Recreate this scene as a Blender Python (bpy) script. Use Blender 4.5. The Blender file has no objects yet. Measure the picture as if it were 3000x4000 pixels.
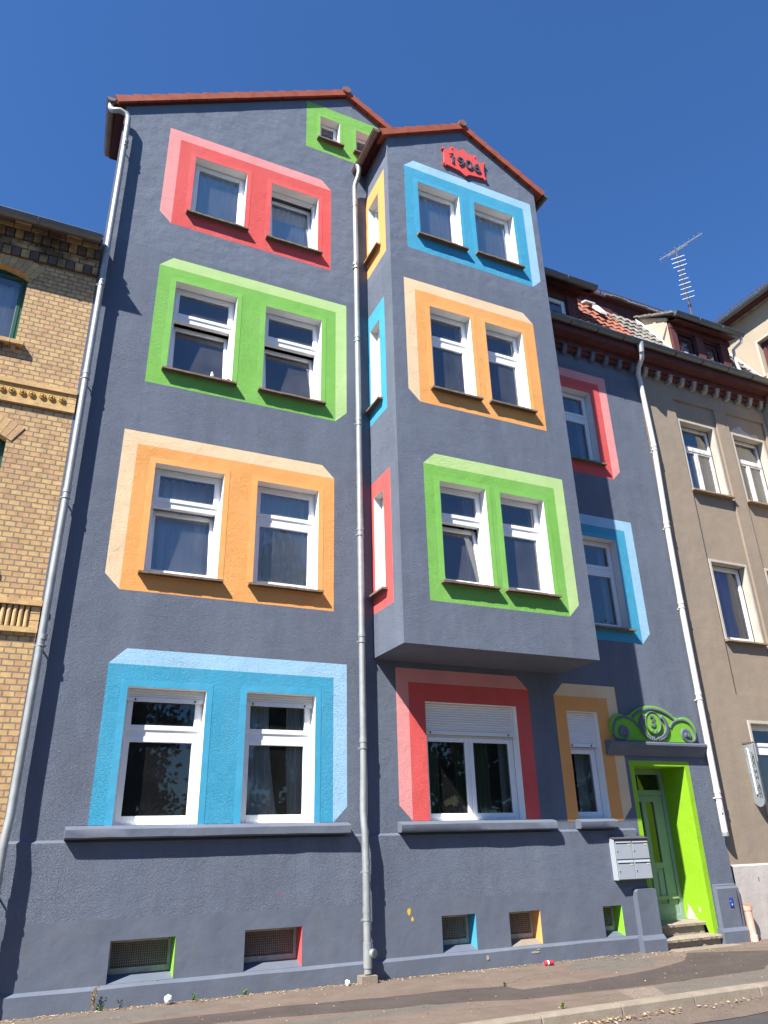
import bpy, bmesh, math, random
from mathutils import Vector, Matrix
from mathutils.geometry import delaunay_2d_cdt, intersect_point_tri_2d
R = math.radians
random.seed(7)
sc = bpy.context.scene
col = sc.collection

# ------------------------------------------------------------------ camera
cam = bpy.data.cameras.new('camera')
cam.sensor_fit = 'VERTICAL'; cam.sensor_height = 24.0; cam.lens = 17.33
cam.clip_start = .05; cam.clip_end = 2000
co = bpy.data.objects.new('camera', cam); col.objects.link(co)
X = Vector((0.90860762, -0.41700757, -0.02317068))
Y = Vector((-0.14995717, -0.37751155, 0.91378218))
F = Vector((0.38980129, 0.82679484, 0.40554315))
m = Matrix((X, Y, -F)).transposed().to_4x4(); m.translation = Vector((0, -10, 1.61))
co.matrix_world = m
sc.camera = co

# ------------------------------------------------------------------ sky, sun, exposure
SUN = Vector((-1.74, -1.02, 2.28)).normalized()
EL = math.asin(SUN.z); AZ = math.atan2(SUN.x, SUN.y)
w = bpy.data.worlds.new('World'); sc.world = w; w.use_nodes = True
nt = w.node_tree; bg = nt.nodes['Background']
sky = nt.nodes.new('ShaderNodeTexSky'); sky.sky_type = 'NISHITA'; sky.sun_disc = False
sky.sun_elevation = EL; sky.sun_rotation = AZ % (2 * math.pi)
sky.altitude = 300; sky.air_density = 1.15; sky.dust_density = 0.35; sky.ozone_density = 5.5
tint = nt.nodes.new('ShaderNodeVectorMath'); tint.operation = 'MULTIPLY'; tint.inputs[1].default_value = (.63, .97, 1.36)
nt.links.new(sky.outputs[0], tint.inputs[0]); nt.links.new(tint.outputs[0], bg.inputs[0]); bg.inputs[1].default_value = 0.0585
sl = bpy.data.lights.new('sun', 'SUN'); sl.energy = 5.0; sl.angle = R(.53); sl.color = (1, .955, .88)
so = bpy.data.objects.new('sun', sl); col.objects.link(so)
so.rotation_euler = (-SUN).to_track_quat('-Z', 'Y').to_euler(); so.location = (-20, -12, 30)
sc.view_settings.view_transform = 'Standard'; sc.view_settings.look = 'None'
sc.view_settings.exposure = 1.2; sc.view_settings.gamma = 1
sc.cycles.max_bounces = 8; sc.cycles.transparent_max_bounces = 16

# ------------------------------------------------------------------ materials
def s2l(c):
    return tuple((v / 255 / 12.92) if v <= 10 else ((v / 255 + .055) / 1.055) ** 2.4 for v in c)

MATS = {}
def mat(name, color, rough=.8, bump=0, bscale=60, var=.06, vscale=1.5, metal=0, spec=.3, distort=0, worm=False, fine=0):
    if name in MATS: return MATS[name]
    M = bpy.data.materials.new(name); M.use_nodes = True
    n = M.node_tree; b = n.nodes['Principled BSDF']
    b.inputs['Roughness'].default_value = rough; b.inputs['Metallic'].default_value = metal
    b.inputs['Specular IOR Level'].default_value = spec
    tc = n.nodes.new('ShaderNodeTexCoord')
    if var > 0:
        nz = n.nodes.new('ShaderNodeTexNoise'); nz.inputs['Scale'].default_value = vscale; nz.inputs['Detail'].default_value = 6; nz.inputs['Roughness'].default_value = .62
        n.links.new(tc.outputs['Object'], nz.inputs['Vector'])
        cr = n.nodes.new('ShaderNodeMapRange'); cr.inputs[1].default_value = .3; cr.inputs[2].default_value = .7
        cr.inputs[3].default_value = 1 - var; cr.inputs[4].default_value = 1 + var
        n.links.new(nz.outputs[0], cr.inputs[0])
        mx = n.nodes.new('ShaderNodeVectorMath'); mx.operation = 'SCALE'; mx.inputs[0].default_value = color[:3]
        n.links.new(cr.outputs[0], mx.inputs['Scale']); n.links.new(mx.outputs[0], b.inputs['Base Color'])
    else:
        b.inputs['Base Color'].default_value = (*color[:3], 1)
    if bump > 0:
        nb = n.nodes.new('ShaderNodeTexNoise'); nb.inputs['Scale'].default_value = bscale; nb.inputs['Detail'].default_value = 3
        nb.inputs['Distortion'].default_value = distort
        n.links.new(tc.outputs['Object'], nb.inputs['Vector'])
        src = nb.outputs[0]
        if worm:   # rubbed render: short worm-like grooves = ridges of noise
            sb = n.nodes.new('ShaderNodeMath'); sb.operation = 'SUBTRACT'; sb.inputs[1].default_value = .5
            ab = n.nodes.new('ShaderNodeMath'); ab.operation = 'ABSOLUTE'
            mr = n.nodes.new('ShaderNodeMapRange'); mr.inputs[1].default_value = 0; mr.inputs[2].default_value = .07
            n.links.new(src, sb.inputs[0]); n.links.new(sb.outputs[0], ab.inputs[0]); n.links.new(ab.outputs[0], mr.inputs[0])
            ad = n.nodes.new('ShaderNodeMath'); ad.operation = 'MULTIPLY_ADD'; ad.inputs[1].default_value = .55
            n.links.new(mr.outputs[0], ad.inputs[0]); n.links.new(src, ad.inputs[2]); src = ad.outputs[0]
            # the strength of the texture wanders over the wall, as trowel work does
            nv = n.nodes.new('ShaderNodeTexNoise'); nv.inputs['Scale'].default_value = 1.1; nv.inputs['Detail'].default_value = 3
            n.links.new(tc.outputs['Object'], nv.inputs['Vector'])
            mv = n.nodes.new('ShaderNodeMapRange'); mv.inputs[1].default_value = .3; mv.inputs[2].default_value = .7; mv.inputs[3].default_value = .6; mv.inputs[4].default_value = 1.15
            n.links.new(nv.outputs[0], mv.inputs[0])
        bp = n.nodes.new('ShaderNodeBump'); bp.inputs['Strength'].default_value = 1; bp.inputs['Distance'].default_value = bump
        if worm: n.links.new(mv.outputs[0], bp.inputs['Strength'])
        n.links.new(src, bp.inputs['Height'])
        last = bp
        if fine:
            nf = n.nodes.new('ShaderNodeTexNoise'); nf.inputs['Scale'].default_value = 4; nf.inputs['Detail'].default_value = 4
            n.links.new(tc.outputs['Object'], nf.inputs['Vector'])
            b2 = n.nodes.new('ShaderNodeBump'); b2.inputs['Distance'].default_value = fine
            n.links.new(nf.outputs[0], b2.inputs['Height']); n.links.new(bp.outputs[0], b2.inputs['Normal']); last = b2
        n.links.new(last.outputs[0], b.inputs['Normal'])
    MATS[name] = M
    return M

def weather(M, col2, amount=.35, scale=(1.2, 1.2, .25), lo=.45, hi=.72):
    """stains with a shape of their own, stretched down the wall"""
    n = M.node_tree; b = n.nodes['Principled BSDF']
    tc = n.nodes.new('ShaderNodeTexCoord'); mp = n.nodes.new('ShaderNodeMapping'); mp.inputs['Scale'].default_value = scale
    nz = n.nodes.new('ShaderNodeTexNoise'); nz.inputs['Scale'].default_value = 1.6; nz.inputs['Detail'].default_value = 8; nz.inputs['Roughness'].default_value = .65
    n.links.new(tc.outputs['Object'], mp.inputs[0]); n.links.new(mp.outputs[0], nz.inputs['Vector'])
    mr = n.nodes.new('ShaderNodeMapRange'); mr.inputs[1].default_value = lo; mr.inputs[2].default_value = hi; mr.inputs[4].default_value = amount
    n.links.new(nz.outputs[0], mr.inputs[0])
    mx = n.nodes.new('ShaderNodeMix'); mx.data_type = 'RGBA'; mx.inputs[7].default_value = (*col2, 1)
    n.links.new(mr.outputs[0], mx.inputs[0])
    ln = b.inputs['Base Color'].links
    if ln: n.links.new(ln[0].from_socket, mx.inputs[6])
    else: mx.inputs[6].default_value = b.inputs['Base Color'].default_value
    n.links.new(mx.outputs[2], b.inputs['Base Color'])
    return M

SLATE = (.126, .148, .196)
def plaster(name, c, rough_=True, **k):
    if rough_: return mat(name, c, .82, bump=.0068, bscale=40, var=k.get('var', .05), vscale=2, worm=True, distort=.6, fine=.012, spec=.25)
    return mat(name, c, .72, bump=.0008, bscale=45, var=k.get('var', .05), vscale=2.2, fine=.010, spec=.3)
m_slate = weather(plaster('slate_render', SLATE), (.172, .20, .25), .5)
m_slate_s = weather(plaster('slate_smooth', (.112, .131, .173), False, var=.09), (.14, .155, .185), .55, (1, 1, .8))
weather(m_slate_s, (.12, .112, .105), .45, (3, 3, 2.2), .52, .75)
m_slate_up = weather(mat('slate_upper', SLATE, .8, bump=.0042, bscale=36, var=.08, vscale=1.6, distort=.8, fine=.02, spec=.25), (.16, .182, .215), .5)
weather(m_slate, (.085, .098, .128), .5, (2.2, 2.2, .35), .5, .8)
COL = {
 'red': ((.68, .096, .090), (.76, .31, .30)), 'green': ((.19, .455, .085), (.46, .64, .26)),
 'orange': ((.80, .365, .112), (.80, .59, .37)), 'blue': ((.052, .325, .50), (.33, .55, .73)),
}
for k, (a, b_) in COL.items():
    plaster('paint_' + k, a); plaster('paint_' + k + '_pale', b_); plaster('paint_' + k + '_smooth', tuple(min(.9, v) for v in a), False)
    for q in ('', '_pale', '_smooth'): weather(MATS['paint_' + k + q], tuple(min(.9, v * .8 + .12) for v in (b_ if q == '_pale' else a)), .30, (1.5, 1.5, .5), .45, .8)
m_white = mat('white_plastic', (.80, .80, .80), .35, var=.02, spec=.5)
m_reveal = mat('white_reveal', (.80, .79, .77), .7, bump=.001, bscale=40, var=.04, spec=.3)
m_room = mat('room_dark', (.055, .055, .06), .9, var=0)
m_room_l = mat('room_grey', (.40, .41, .42), .9, var=0)
m_tile_sill = mat('clay_sill', (.20, .145, .10), .75, bump=.002, bscale=40, var=.35, vscale=14)
m_zinc = mat('zinc', (.33, .345, .345), .5, var=.16, vscale=6, metal=.35, spec=.5, bump=.0006, bscale=12)
m_zinc_w = mat('painted_pipe', (.58, .56, .55), .5, var=.06, vscale=3)
m_gut = mat('dark_zinc_gutter', (.16, .175, .19), .5, var=.12, vscale=4, metal=.5)
m_copper = mat('brown_gutter', (.21, .15, .125), .42, var=.2, vscale=4, metal=.35)
m_rtile = mat('red_roof_tile', (.30, .075, .04), .62, var=.22, vscale=5, bump=.002, bscale=25)
m_rtile2 = weather(mat('orange_pantile', (.27, .098, .06), .8, var=.25, vscale=7, bump=.003, bscale=30), (.12, .05, .04), .5, (2, 2, 2))
m_gtile = weather(mat('grey_pantile', (.17, .155, .14), .9, var=.35, vscale=8, bump=.003, bscale=30), (.32, .29, .25), .6, (3, 3, 3))
m_redwood = weather(mat('oxblood_board', (.095, .030, .030), .75, var=.15, vscale=3, bump=.001, bscale=20), (.2, .09, .08), .4, (3, 3, 1))
m_dred = mat('dark_board', (.075, .022, .022), .75, var=.15, vscale=3)
m_tan = weather(mat('tan_render', (.295, .235, .178), .92, bump=.005, bscale=60, var=.07, vscale=1.2, fine=.01), (.21, .185, .155), .5)
m_tan_l = weather(mat('tan_light', (.46, .42, .36), .85, bump=.001, bscale=40, var=.1, vscale=3), (.3, .27, .23), .5, (3, 3, 1))
m_peel = mat('bare_patch', (.46, .44, .42), .9, bump=.004, bscale=20, var=.25, vscale=6)
m_plinth = weather(mat('pale_plinth', (.46, .425, .40), .88, bump=.003, bscale=25, var=.08, vscale=2.5, fine=.01), (.36, .33, .30), .5, (1, 1, 1))
m_conc = weather(mat('concrete', (.25, .21, .165), .9, bump=.004, bscale=50, var=.12, vscale=6), (.15, .125, .10), .5, (2, 2, 2))
m_stone = weather(mat('worn_step', (.29, .245, .19), .9, bump=.006, bscale=40, var=.12, vscale=7), (.23, .2, .17), .6, (3, 3, 3))
m_lime = mat('lime_paint', (.235, .45, .018), .62, bump=.0008, bscale=30, var=.03, vscale=3, fine=.012, spec=.3)
m_sage = mat('sage_door_paint', (.225, .325, .26), .5, bump=.0003, var=.05, vscale=6)
m_sage_l = mat('sage_light', (.33, .40, .22), .5, var=.08, vscale=5)
m_mail = mat('mailbox_metal', (.34, .37, .41), .38, var=.03, vscale=5, spec=.5)
m_mail_d = mat('mailbox_lid', (.07, .07, .075), .5, var=.05)
m_black = mat('black', (.015, .015, .017), .6, var=0)
m_yel = mat('yellow_paint', (.65, .42, .03), .6, var=.1, vscale=30)
m_bluesign = mat('blue_sign', (.02, .06, .33), .4, var=.03)
m_signwhite = mat('sign_white', (.75, .78, .82), .4, var=.03)
m_steel = mat('aluminium_rod', (.42, .44, .46), .45, metal=.4, var=.05)
m_rust = mat('rusty_mast', (.12, .075, .068), .7, var=.3, vscale=20)
m_pinkpipe = weather(mat('pink_pipe', (.72, .36, .28), .55, var=.08, vscale=4), (.75, .62, .56), .8, (2, 2, .5))
m_orangeplug = mat('orange_plug', (.62, .14, .05), .5, var=.05)
m_curt = None
def fabric(name, c, trans=.5):
    M = bpy.data.materials.new(name); M.use_nodes = True; n = M.node_tree
    b = n.nodes['Principled BSDF']; out = n.nodes['Material Output']
    b.inputs['Base Color'].default_value = (*c, 1); b.inputs['Roughness'].default_value = .9
    t = n.nodes.new('ShaderNodeBsdfTranslucent'); t.inputs[0].default_value = (*c, 1)
    mx = n.nodes.new('ShaderNodeMixShader'); mx.inputs[0].default_value = trans
    n.links.new(b.outputs[0], mx.inputs[1]); n.links.new(t.outputs[0], mx.inputs[2]); n.links.new(mx.outputs[0], out.inputs[0])
    return M
m_curt = fabric('white_curtain', (.90, .92, .93), .12)
m_curt_g = fabric('green_curtain', (.10, .15, .07), .3)
m_curt_p = fabric('mauve_curtain', (.62, .38, .55), .15)
m_curt_s = fabric('grey_curtain', (.60, .66, .66), .35)

def glass(name, k=2.9, tint=(.86, .90, .92), dust=.06):
    M = bpy.data.materials.new(name); M.use_nodes = True; n = M.node_tree; n.nodes.clear()
    out = n.nodes.new('ShaderNodeOutputMaterial'); mx = n.nodes.new('ShaderNodeMixShader')
    tr = n.nodes.new('ShaderNodeBsdfTransparent'); tr.inputs[0].default_value = (*tint, 1)
    gl = n.nodes.new('ShaderNodeBsdfGlossy'); gl.inputs[0].default_value = (.95, .97, 1, 1); gl.inputs['Roughness'].default_value = .015
    fr = n.nodes.new('ShaderNodeFresnel'); fr.inputs[0].default_value = 1.5
    ml = n.nodes.new('ShaderNodeMath'); ml.operation = 'MULTIPLY'; ml.inputs[1].default_value = k; ml.use_clamp = True
    tc = n.nodes.new('ShaderNodeTexCoord'); nz = n.nodes.new('ShaderNodeTexNoise'); nz.inputs['Scale'].default_value = 1.3; nz.inputs['Detail'].default_value = 1
    bp = n.nodes.new('ShaderNodeBump'); bp.inputs['Distance'].default_value = .004
    n.links.new(tc.outputs['Object'], nz.inputs['Vector']); n.links.new(nz.outputs[0], bp.inputs['Height']); n.links.new(bp.outputs[0], gl.inputs['Normal'])
    n.links.new(fr.outputs[0], ml.inputs[0]); n.links.new(ml.outputs[0], mx.inputs[0])
    n.links.new(tr.outputs[0], mx.inputs[1]); n.links.new(gl.outputs[0], mx.inputs[2])
    df = n.nodes.new('ShaderNodeBsdfDiffuse'); df.inputs[0].default_value = (.75, .76, .78, 1); m2 = n.nodes.new('ShaderNodeMixShader')
    nd = n.nodes.new('ShaderNodeTexNoise'); nd.inputs['Scale'].default_value = 2.5; nd.inputs['Detail'].default_value = 6; n.links.new(tc.outputs['Object'], nd.inputs['Vector'])
    md = n.nodes.new('ShaderNodeMapRange'); md.inputs[1].default_value = .3; md.inputs[2].default_value = .7; md.inputs[3].default_value = dust * .7; md.inputs[4].default_value = dust * 1.4
    n.links.new(nd.outputs[0], md.inputs[0]); n.links.new(md.outputs[0], m2.inputs[0]); n.links.new(mx.outputs[0], m2.inputs[1]); n.links.new(df.outputs[0], m2.inputs[2]); n.links.new(m2.outputs[0], out.inputs[0])
    return M
m_glass = glass('window_glass', dust=.045)
m_glass_c = glass('clean_glass', k=1.7, dust=.010)

def brick_mat():
    M = bpy.data.materials.new('yellow_brick'); M.use_nodes = True; n = M.node_tree; b = n.nodes['Principled BSDF']
    b.inputs['Roughness'].default_value = .8; b.inputs['Specular IOR Level'].default_value = .25
    tc = n.nodes.new('ShaderNodeTexCoord'); sp = n.nodes.new('ShaderNodeSeparateXYZ'); cb = n.nodes.new('ShaderNodeCombineXYZ')
    n.links.new(tc.outputs['Object'], sp.inputs[0])
    ad = n.nodes.new('ShaderNodeMath'); ad.operation = 'ADD'
    n.links.new(sp.outputs[0], ad.inputs[0]); n.links.new(sp.outputs[1], ad.inputs[1])
    n.links.new(ad.outputs[0], cb.inputs[0]); n.links.new(sp.outputs[2], cb.inputs[1])
    ds = n.nodes.new('ShaderNodeTexNoise'); ds.inputs['Scale'].default_value = 14; ds.inputs['Detail'].default_value = 2
    n.links.new(tc.outputs['Object'], ds.inputs['Vector'])
    dm = n.nodes.new('ShaderNodeVectorMath'); dm.operation = 'MULTIPLY_ADD'; dm.inputs[1].default_value = (.012, .012, 0)
    n.links.new(ds.outputs[1], dm.inputs[0]); n.links.new(cb.outputs[0], dm.inputs[2])
    br = n.nodes.new('ShaderNodeTexBrick'); br.inputs['Scale'].default_value = 1
    br.inputs['Brick Width'].default_value = .135; br.inputs['Row Height'].default_value = .0745; br.inputs['Mortar Size'].default_value = .0085
    br.inputs['Mortar Smooth'].default_value = .25; br.inputs['Bias'].default_value = -.1
    br.offset = .5; br.squash = 1; br.squash_frequency = 2
    br.inputs['Color1'].default_value = (.58, .385, .17, 1); br.inputs['Color2'].default_value = (.47, .27, .14, 1); br.inputs['Mortar'].default_value = (.23, .19, .15, 1)
    n.links.new(dm.outputs[0], br.inputs['Vector'])
    nz = n.nodes.new('ShaderNodeTexNoise'); nz.inputs['Scale'].default_value = 9; nz.inputs['Detail'].default_value = 5
    n.links.new(tc.outputs['Object'], nz.inputs['Vector'])
    mr = n.nodes.new('ShaderNodeMapRange'); mr.inputs[1].default_value = .3; mr.inputs[2].default_value = .7; mr.inputs[3].default_value = .78; mr.inputs[4].default_value = 1.18
    n.links.new(nz.outputs[0], mr.inputs[0])
    sm = n.nodes.new('ShaderNodeVectorMath'); sm.operation = 'SCALE'
    n.links.new(br.outputs[0], sm.inputs[0]); n.links.new(mr.outputs[0], sm.inputs['Scale']); n.links.new(sm.outputs[0], b.inputs['Base Color'])
    iv = n.nodes.new('ShaderNodeMath'); iv.operation = 'SUBTRACT'; iv.inputs[0].default_value = 1; n.links.new(br.outputs['Fac'], iv.inputs[1])
    bp = n.nodes.new('ShaderNodeBump'); bp.inputs['Distance'].default_value = .008; n.links.new(iv.outputs[0], bp.inputs['Height'])
    b2 = n.nodes.new('ShaderNodeBump'); b2.inputs['Distance'].default_value = .003; n.links.new(nz.outputs[0], b2.inputs['Height']); n.links.new(bp.outputs[0], b2.inputs['Normal'])
    n.links.new(b2.outputs[0], b.inputs['Normal'])
    return M
m_brick = brick_mat()
m_byel = mat('single_yellow_brick', (.54, .36, .17), .8, var=.25, vscale=7, bump=.003, bscale=30)
m_bsoot = weather(mat('sooty_yellow_brick', (.42, .29, .15), .85, var=.35, vscale=7, bump=.003, bscale=30), (.04, .035, .03), .85, (1.3, 1.3, 1.6), .40, .62)
m_bpur = mat('single_purple_brick', (.12, .09, .09), .75, var=.3, vscale=9, bump=.003, bscale=30)
m_bpink = mat('single_pink_brick', (.47, .30, .16), .8, var=.2, vscale=7, bump=.003, bscale=30)
m_mort = mat('dark_mortar', (.10, .085, .07), .9, var=.2, vscale=9)
m_terra = mat('buff_terracotta', (.52, .33, .11), .6, var=.15, vscale=10, bump=.002, bscale=30)
m_greenframe = mat('green_frame', (.02, .085, .062), .4, var=.05)

def asphalt(name, c, light=.5):
    M = mat(name, c, .93, bump=.004, bscale=160, var=.12, vscale=3.5, spec=.2)
    n = M.node_tree; b = n.nodes['Principled BSDF']
    tc = n.nodes.new('ShaderNodeTexCoord'); v = n.nodes.new('ShaderNodeTexVoronoi'); v.inputs['Scale'].default_value = 120
    n.links.new(tc.outputs['Object'], v.inputs['Vector'])
    mr = n.nodes.new('ShaderNodeMapRange'); mr.inputs[1].default_value = 0; mr.inputs[2].default_value = 1; mr.inputs[3].default_value = 1 - light * .5; mr.inputs[4].default_value = 1 + light * .6
    n.links.new(v.outputs['Color'], mr.inputs[0])
    sm = n.nodes.new('ShaderNodeVectorMath'); sm.operation = 'SCALE'
    n.links.new(b.inputs['Base Color'].links[0].from_socket, sm.inputs[0]); n.links.new(mr.outputs[0], sm.inputs['Scale']); n.links.new(sm.outputs[0], b.inputs['Base Color'])
    return M
m_asph = weather(asphalt('brown_asphalt', (.145, .110, .088)), (.20, .160, .132), .6, (.6, 1.6, 1))
m_asph_d = weather(asphalt('dark_asphalt', (.072, .058, .052)), (.10, .082, .072), .6, (.6, 1.6, 1))
m_asph_g = weather(asphalt('grey_asphalt', (.125, .110, .095)), (.165, .142, .122), .5, (.6, 1.6, 1))
m_cob = asphalt('rough_patch', (.19, .155, .125), .9)
m_road = asphalt('road_asphalt', (.062, .059, .060), .5)
m_gutst = asphalt('gutter_strip', (.135, .105, .086), .7)

# ------------------------------------------------------------------ object helpers
WP = {}
def wloc(o): return WP.get(o.name, Vector((0, 0, 0))) if o else Vector((0, 0, 0))
def props(o, label=None, cat=None, group=None, kind=None):
    if label: o['label'] = label
    if cat: o['category'] = cat
    if group: o['group'] = group
    if kind: o['kind'] = kind
    return o
def thing(name, loc, label, cat, group=None):
    o = bpy.data.objects.new(name, None); col.objects.link(o); o.location = loc; o.empty_display_size = .2
    WP[o.name] = Vector(loc)
    return props(o, label, cat, group)

class MB:
    def __init__(s, T=None): s.v = []; s.f = []; s.m = []; s.mats = []; s.T = T or (lambda a: a)
    def mi(s, m_):
        if m_ not in s.mats: s.mats.append(m_)
        return s.mats.index(m_)
    def add(s, pts, faces, m_):
        n0 = len(s.v); s.v += [Vector(s.T(Vector(p))) for p in pts]; k = s.mi(m_)
        for f in faces: s.f.append([n0 + i for i in f]); s.m.append(k)
    def quad(s, a, b, c, d, m_): s.add([a, b, c, d], [(0, 1, 2, 3)], m_)
    def poly(s, pts, m_): s.add(pts, [tuple(range(len(pts)))], m_)
    def box(s, x0, x1, y0, y1, z0, z1, m_, rot=None):
        p = [(x, y, z) for x in (x0, x1) for y in (y0, y1) for z in (z0, z1)]
        if rot: p = [rot(Vector(q)) for q in p]
        s.add(p, [(0, 1, 3, 2), (4, 6, 7, 5), (0, 4, 5, 1), (2, 3, 7, 6), (0, 2, 6, 4), (1, 5, 7, 3)], m_)
    def prism(s, pts, y0, y1, m_):   # pts in (x,z)
        n = len(pts)
        s.add([(x, y0, z) for x, z in pts] + [(x, y1, z) for x, z in pts],
              [tuple(range(n)), tuple(range(2 * n - 1, n - 1, -1))] + [(i, n + i, n + (i + 1) % n, (i + 1) % n) for i in range(n)], m_)
    def prismx(s, pts, x0, x1, m_):  # pts in (y,z)
        n = len(pts)
        s.add([(x0, y, z) for y, z in pts] + [(x1, y, z) for y, z in pts],
              [tuple(range(n)), tuple(range(2 * n - 1, n - 1, -1))] + [(i, n + i, n + (i + 1) % n, (i + 1) % n) for i in range(n)], m_)
    def tube(s, path, r, m_, seg=12, flat=1.0, caps=True):
        path = [Vector(p) for p in path]; rs = r if isinstance(r, (list, tuple)) else [r] * len(path)
        pts = []; n = len(path); up = None
        for i, p in enumerate(path):
            t = (path[min(i + 1, n - 1)] - path[max(i - 1, 0)]).normalized()
            if up is None: up = Vector((0, -1, 0)) if abs(t.y) < .9 else Vector((0, 0, 1))
            a = t.cross(up).normalized(); b = a.cross(t).normalized(); up = b
            for k in range(seg):
                an = 2 * math.pi * k / seg
                pts.append(p + a * math.cos(an) * rs[i] + b * math.sin(an) * rs[i] * flat)
        fs = []
        for i in range(n - 1):
            for k in range(seg):
                k2 = (k + 1) % seg; fs.append((i * seg + k, i * seg + k2, (i + 1) * seg + k2, (i + 1) * seg + k))
        if caps: fs += [tuple(range(seg - 1, -1, -1)), tuple((n - 1) * seg + k for k in range(seg))]
        s.add(pts, fs, m_)
    def ball(s, c, r, m_, sx=1, sy=1, sz=1, n=8):
        pts = []; fs = []
        for i in range(n + 1):
            th = math.pi * i / n
            for k in range(2 * n):
                ph = math.pi * k / n
                pts.append((c[0] + r * sx * math.sin(th) * math.cos(ph), c[1] + r * sy * math.sin(th) * math.sin(ph), c[2] + r * sz * math.cos(th)))
        for i in range(n):
            for k in range(2 * n):
                k2 = (k + 1) % (2 * n); fs.append((i * 2 * n + k, (i + 1) * 2 * n + k, (i + 1) * 2 * n + k2, i * 2 * n + k2))
        s.add(pts, fs, m_)
    def planar(s, outline, regions, holes, base, to3):
        """one flat sheet cut into painted regions; holes left open. regions: [(poly, material)], later wins"""
        vs = []; es = []
        def addp(pl):
            n0 = len(vs); vs.extend(Vector(p) for p in pl); es.extend((n0 + i, n0 + (i + 1) % len(pl)) for i in range(len(pl)))
        addp(outline)
        for pl, _ in regions: addp(pl)
        for h in holes: addp(h)
        V, E, Fc, *_ = delaunay_2d_cdt(vs, es, [], 0, 1e-5)
        def inside(p, pl):
            c = False; n = len(pl); j = n - 1
            for i in range(n):
                if ((pl[i][1] > p.y) != (pl[j][1] > p.y)) and (p.x < (pl[j][0] - pl[i][0]) * (p.y - pl[i][1]) / (pl[j][1] - pl[i][1]) + pl[i][0]): c = not c
                j = i
            return c
        n0 = len(s.v); s.v += [Vector(s.T(Vector(to3(p.x, p.y)))) for p in V]
        for f in Fc:
            c = sum((V[i] for i in f), Vector((0, 0))) / len(f)
            if not inside(c, outline) or any(inside(c, h) for h in holes): continue
            mm = base
            for pl, mt in regions:
                if inside(c, pl): mm = mt
            s.f.append([n0 + i for i in f]); s.m.append(s.mi(mm))
    def build(s, name, parent=None, smooth=False, label=None, bevel=0, loc=None, kind=None, cat=None, group=None):
        me = bpy.data.meshes.new(name)
        off = wloc(parent) if parent else Vector(loc or (0, 0, 0))
        me.from_pydata([v - off for v in s.v], [], s.f)
        for mm in s.mats: me.materials.append(mm)
        for i, p in enumerate(me.polygons): p.material_index = s.m[i]; p.use_smooth = smooth
        me.update()
        o = bpy.data.objects.new(name, me); col.objects.link(o)
        if parent: o.parent = parent; WP[o.name] = off
        else: o.location = off; WP[o.name] = off
        if smooth:
            try: me.shade_smooth(); 
            except Exception: pass
            md = o.modifiers.new('edge', 'EDGE_SPLIT'); md.split_angle = R(40)
        if bevel:
            md = o.modifiers.new('bevel', 'BEVEL'); md.width = bevel; md.segments = 2; md.limit_method = 'ANGLE'; md.angle_limit = R(40)
        props(o, label, cat, group, kind)
        return o

def text_mb(mb, txt, c, size, m_, depth=.01, spin=0, to3=None, sx=1, bold=0):
    """lettering as a solid mesh; c = centre (u,w)"""
    cu = bpy.data.curves.new('t', 'FONT'); cu.body = txt; cu.size = size; cu.extrude = depth; cu.offset = bold; cu.align_x = 'CENTER'; cu.align_y = 'CENTER'; cu.resolution_u = 4
    ob = bpy.data.objects.new('t', cu); col.objects.link(ob)
    bpy.context.view_layer.update()
    me = bpy.data.meshes.new_from_object(ob.evaluated_get(bpy.context.evaluated_depsgraph_get()))
    ca, sa = math.cos(spin), math.sin(spin)
    pts = []
    for v in me.vertices:
        x, y, z = v.co; x *= sx
        pts.append(to3(c[0] + x * ca - y * sa, c[1] + x * sa + y * ca, -z))
    mb.add(pts, [tuple(p.vertices) for p in me.polygons], m_)
    bpy.data.objects.remove(ob); bpy.data.curves.remove(cu); bpy.data.meshes.remove(me)

rect = lambda x0, x1, z0, z1: [(x0, z0), (x1, z0), (x1, z1), (x0, z1)]
# facade frames of reference: (u right, d into the wall, w up) -> world
T_main = lambda p: Vector((p[0], p[1], p[2]))
T_bay = lambda p: Vector((p[0], p[1] - 1.02, p[2]))
T_side = lambda p: Vector((4.49 + p[1], -p[0], p[2]))
T_low = lambda p: Vector((p[0], p[1] - .03, p[2]))

# ================================================================== SETTING
g = MB(); g.quad((-300, -300, -.135), (400, -300, -.135), (400, 300, -.135), (-300, 300, -.135), mat('dry_ground', (.075, .08, .05), .95, var=.2)); g.build('ground', kind='structure')
g = MB(); g.quad((-120, -9.2, -.11), (160, -9.2, -.11), (160, -3.3, -.11), (-120, -3.3, -.11), m_road)
g.build('road', kind='structure')
def wob(x): return .035 * math.sin(x * 1.7) + .02 * math.sin(x * 4.1 + 1)
g = MB()
N = 240; xs = [-20 + i * .25 for i in range(N)]
for a, b in zip(xs, xs[1:]): g.quad((a, -3.36 + wob(a), -.105), (b, -3.36 + wob(b), -.105), (b, -2.79, -.093), (a, -2.79, -.093), m_gutst)
g.build('gutter_strip', kind='structure')
g = MB()
x = -20.03
while x < 45:
    L = 1.0; j = random.uniform(-.006, .006)
    g.prismx([(-2.655 + j, -.02), (-2.655 + j, .004), (-2.775 + j, .002), (-2.795 + j, -.018), (-2.805 + j, -.13), (-2.655 + j, -.13)], x, x + L - .012, m_conc); x += L
g.build('kerb', kind='structure', bevel=.008)
g = MB()
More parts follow.
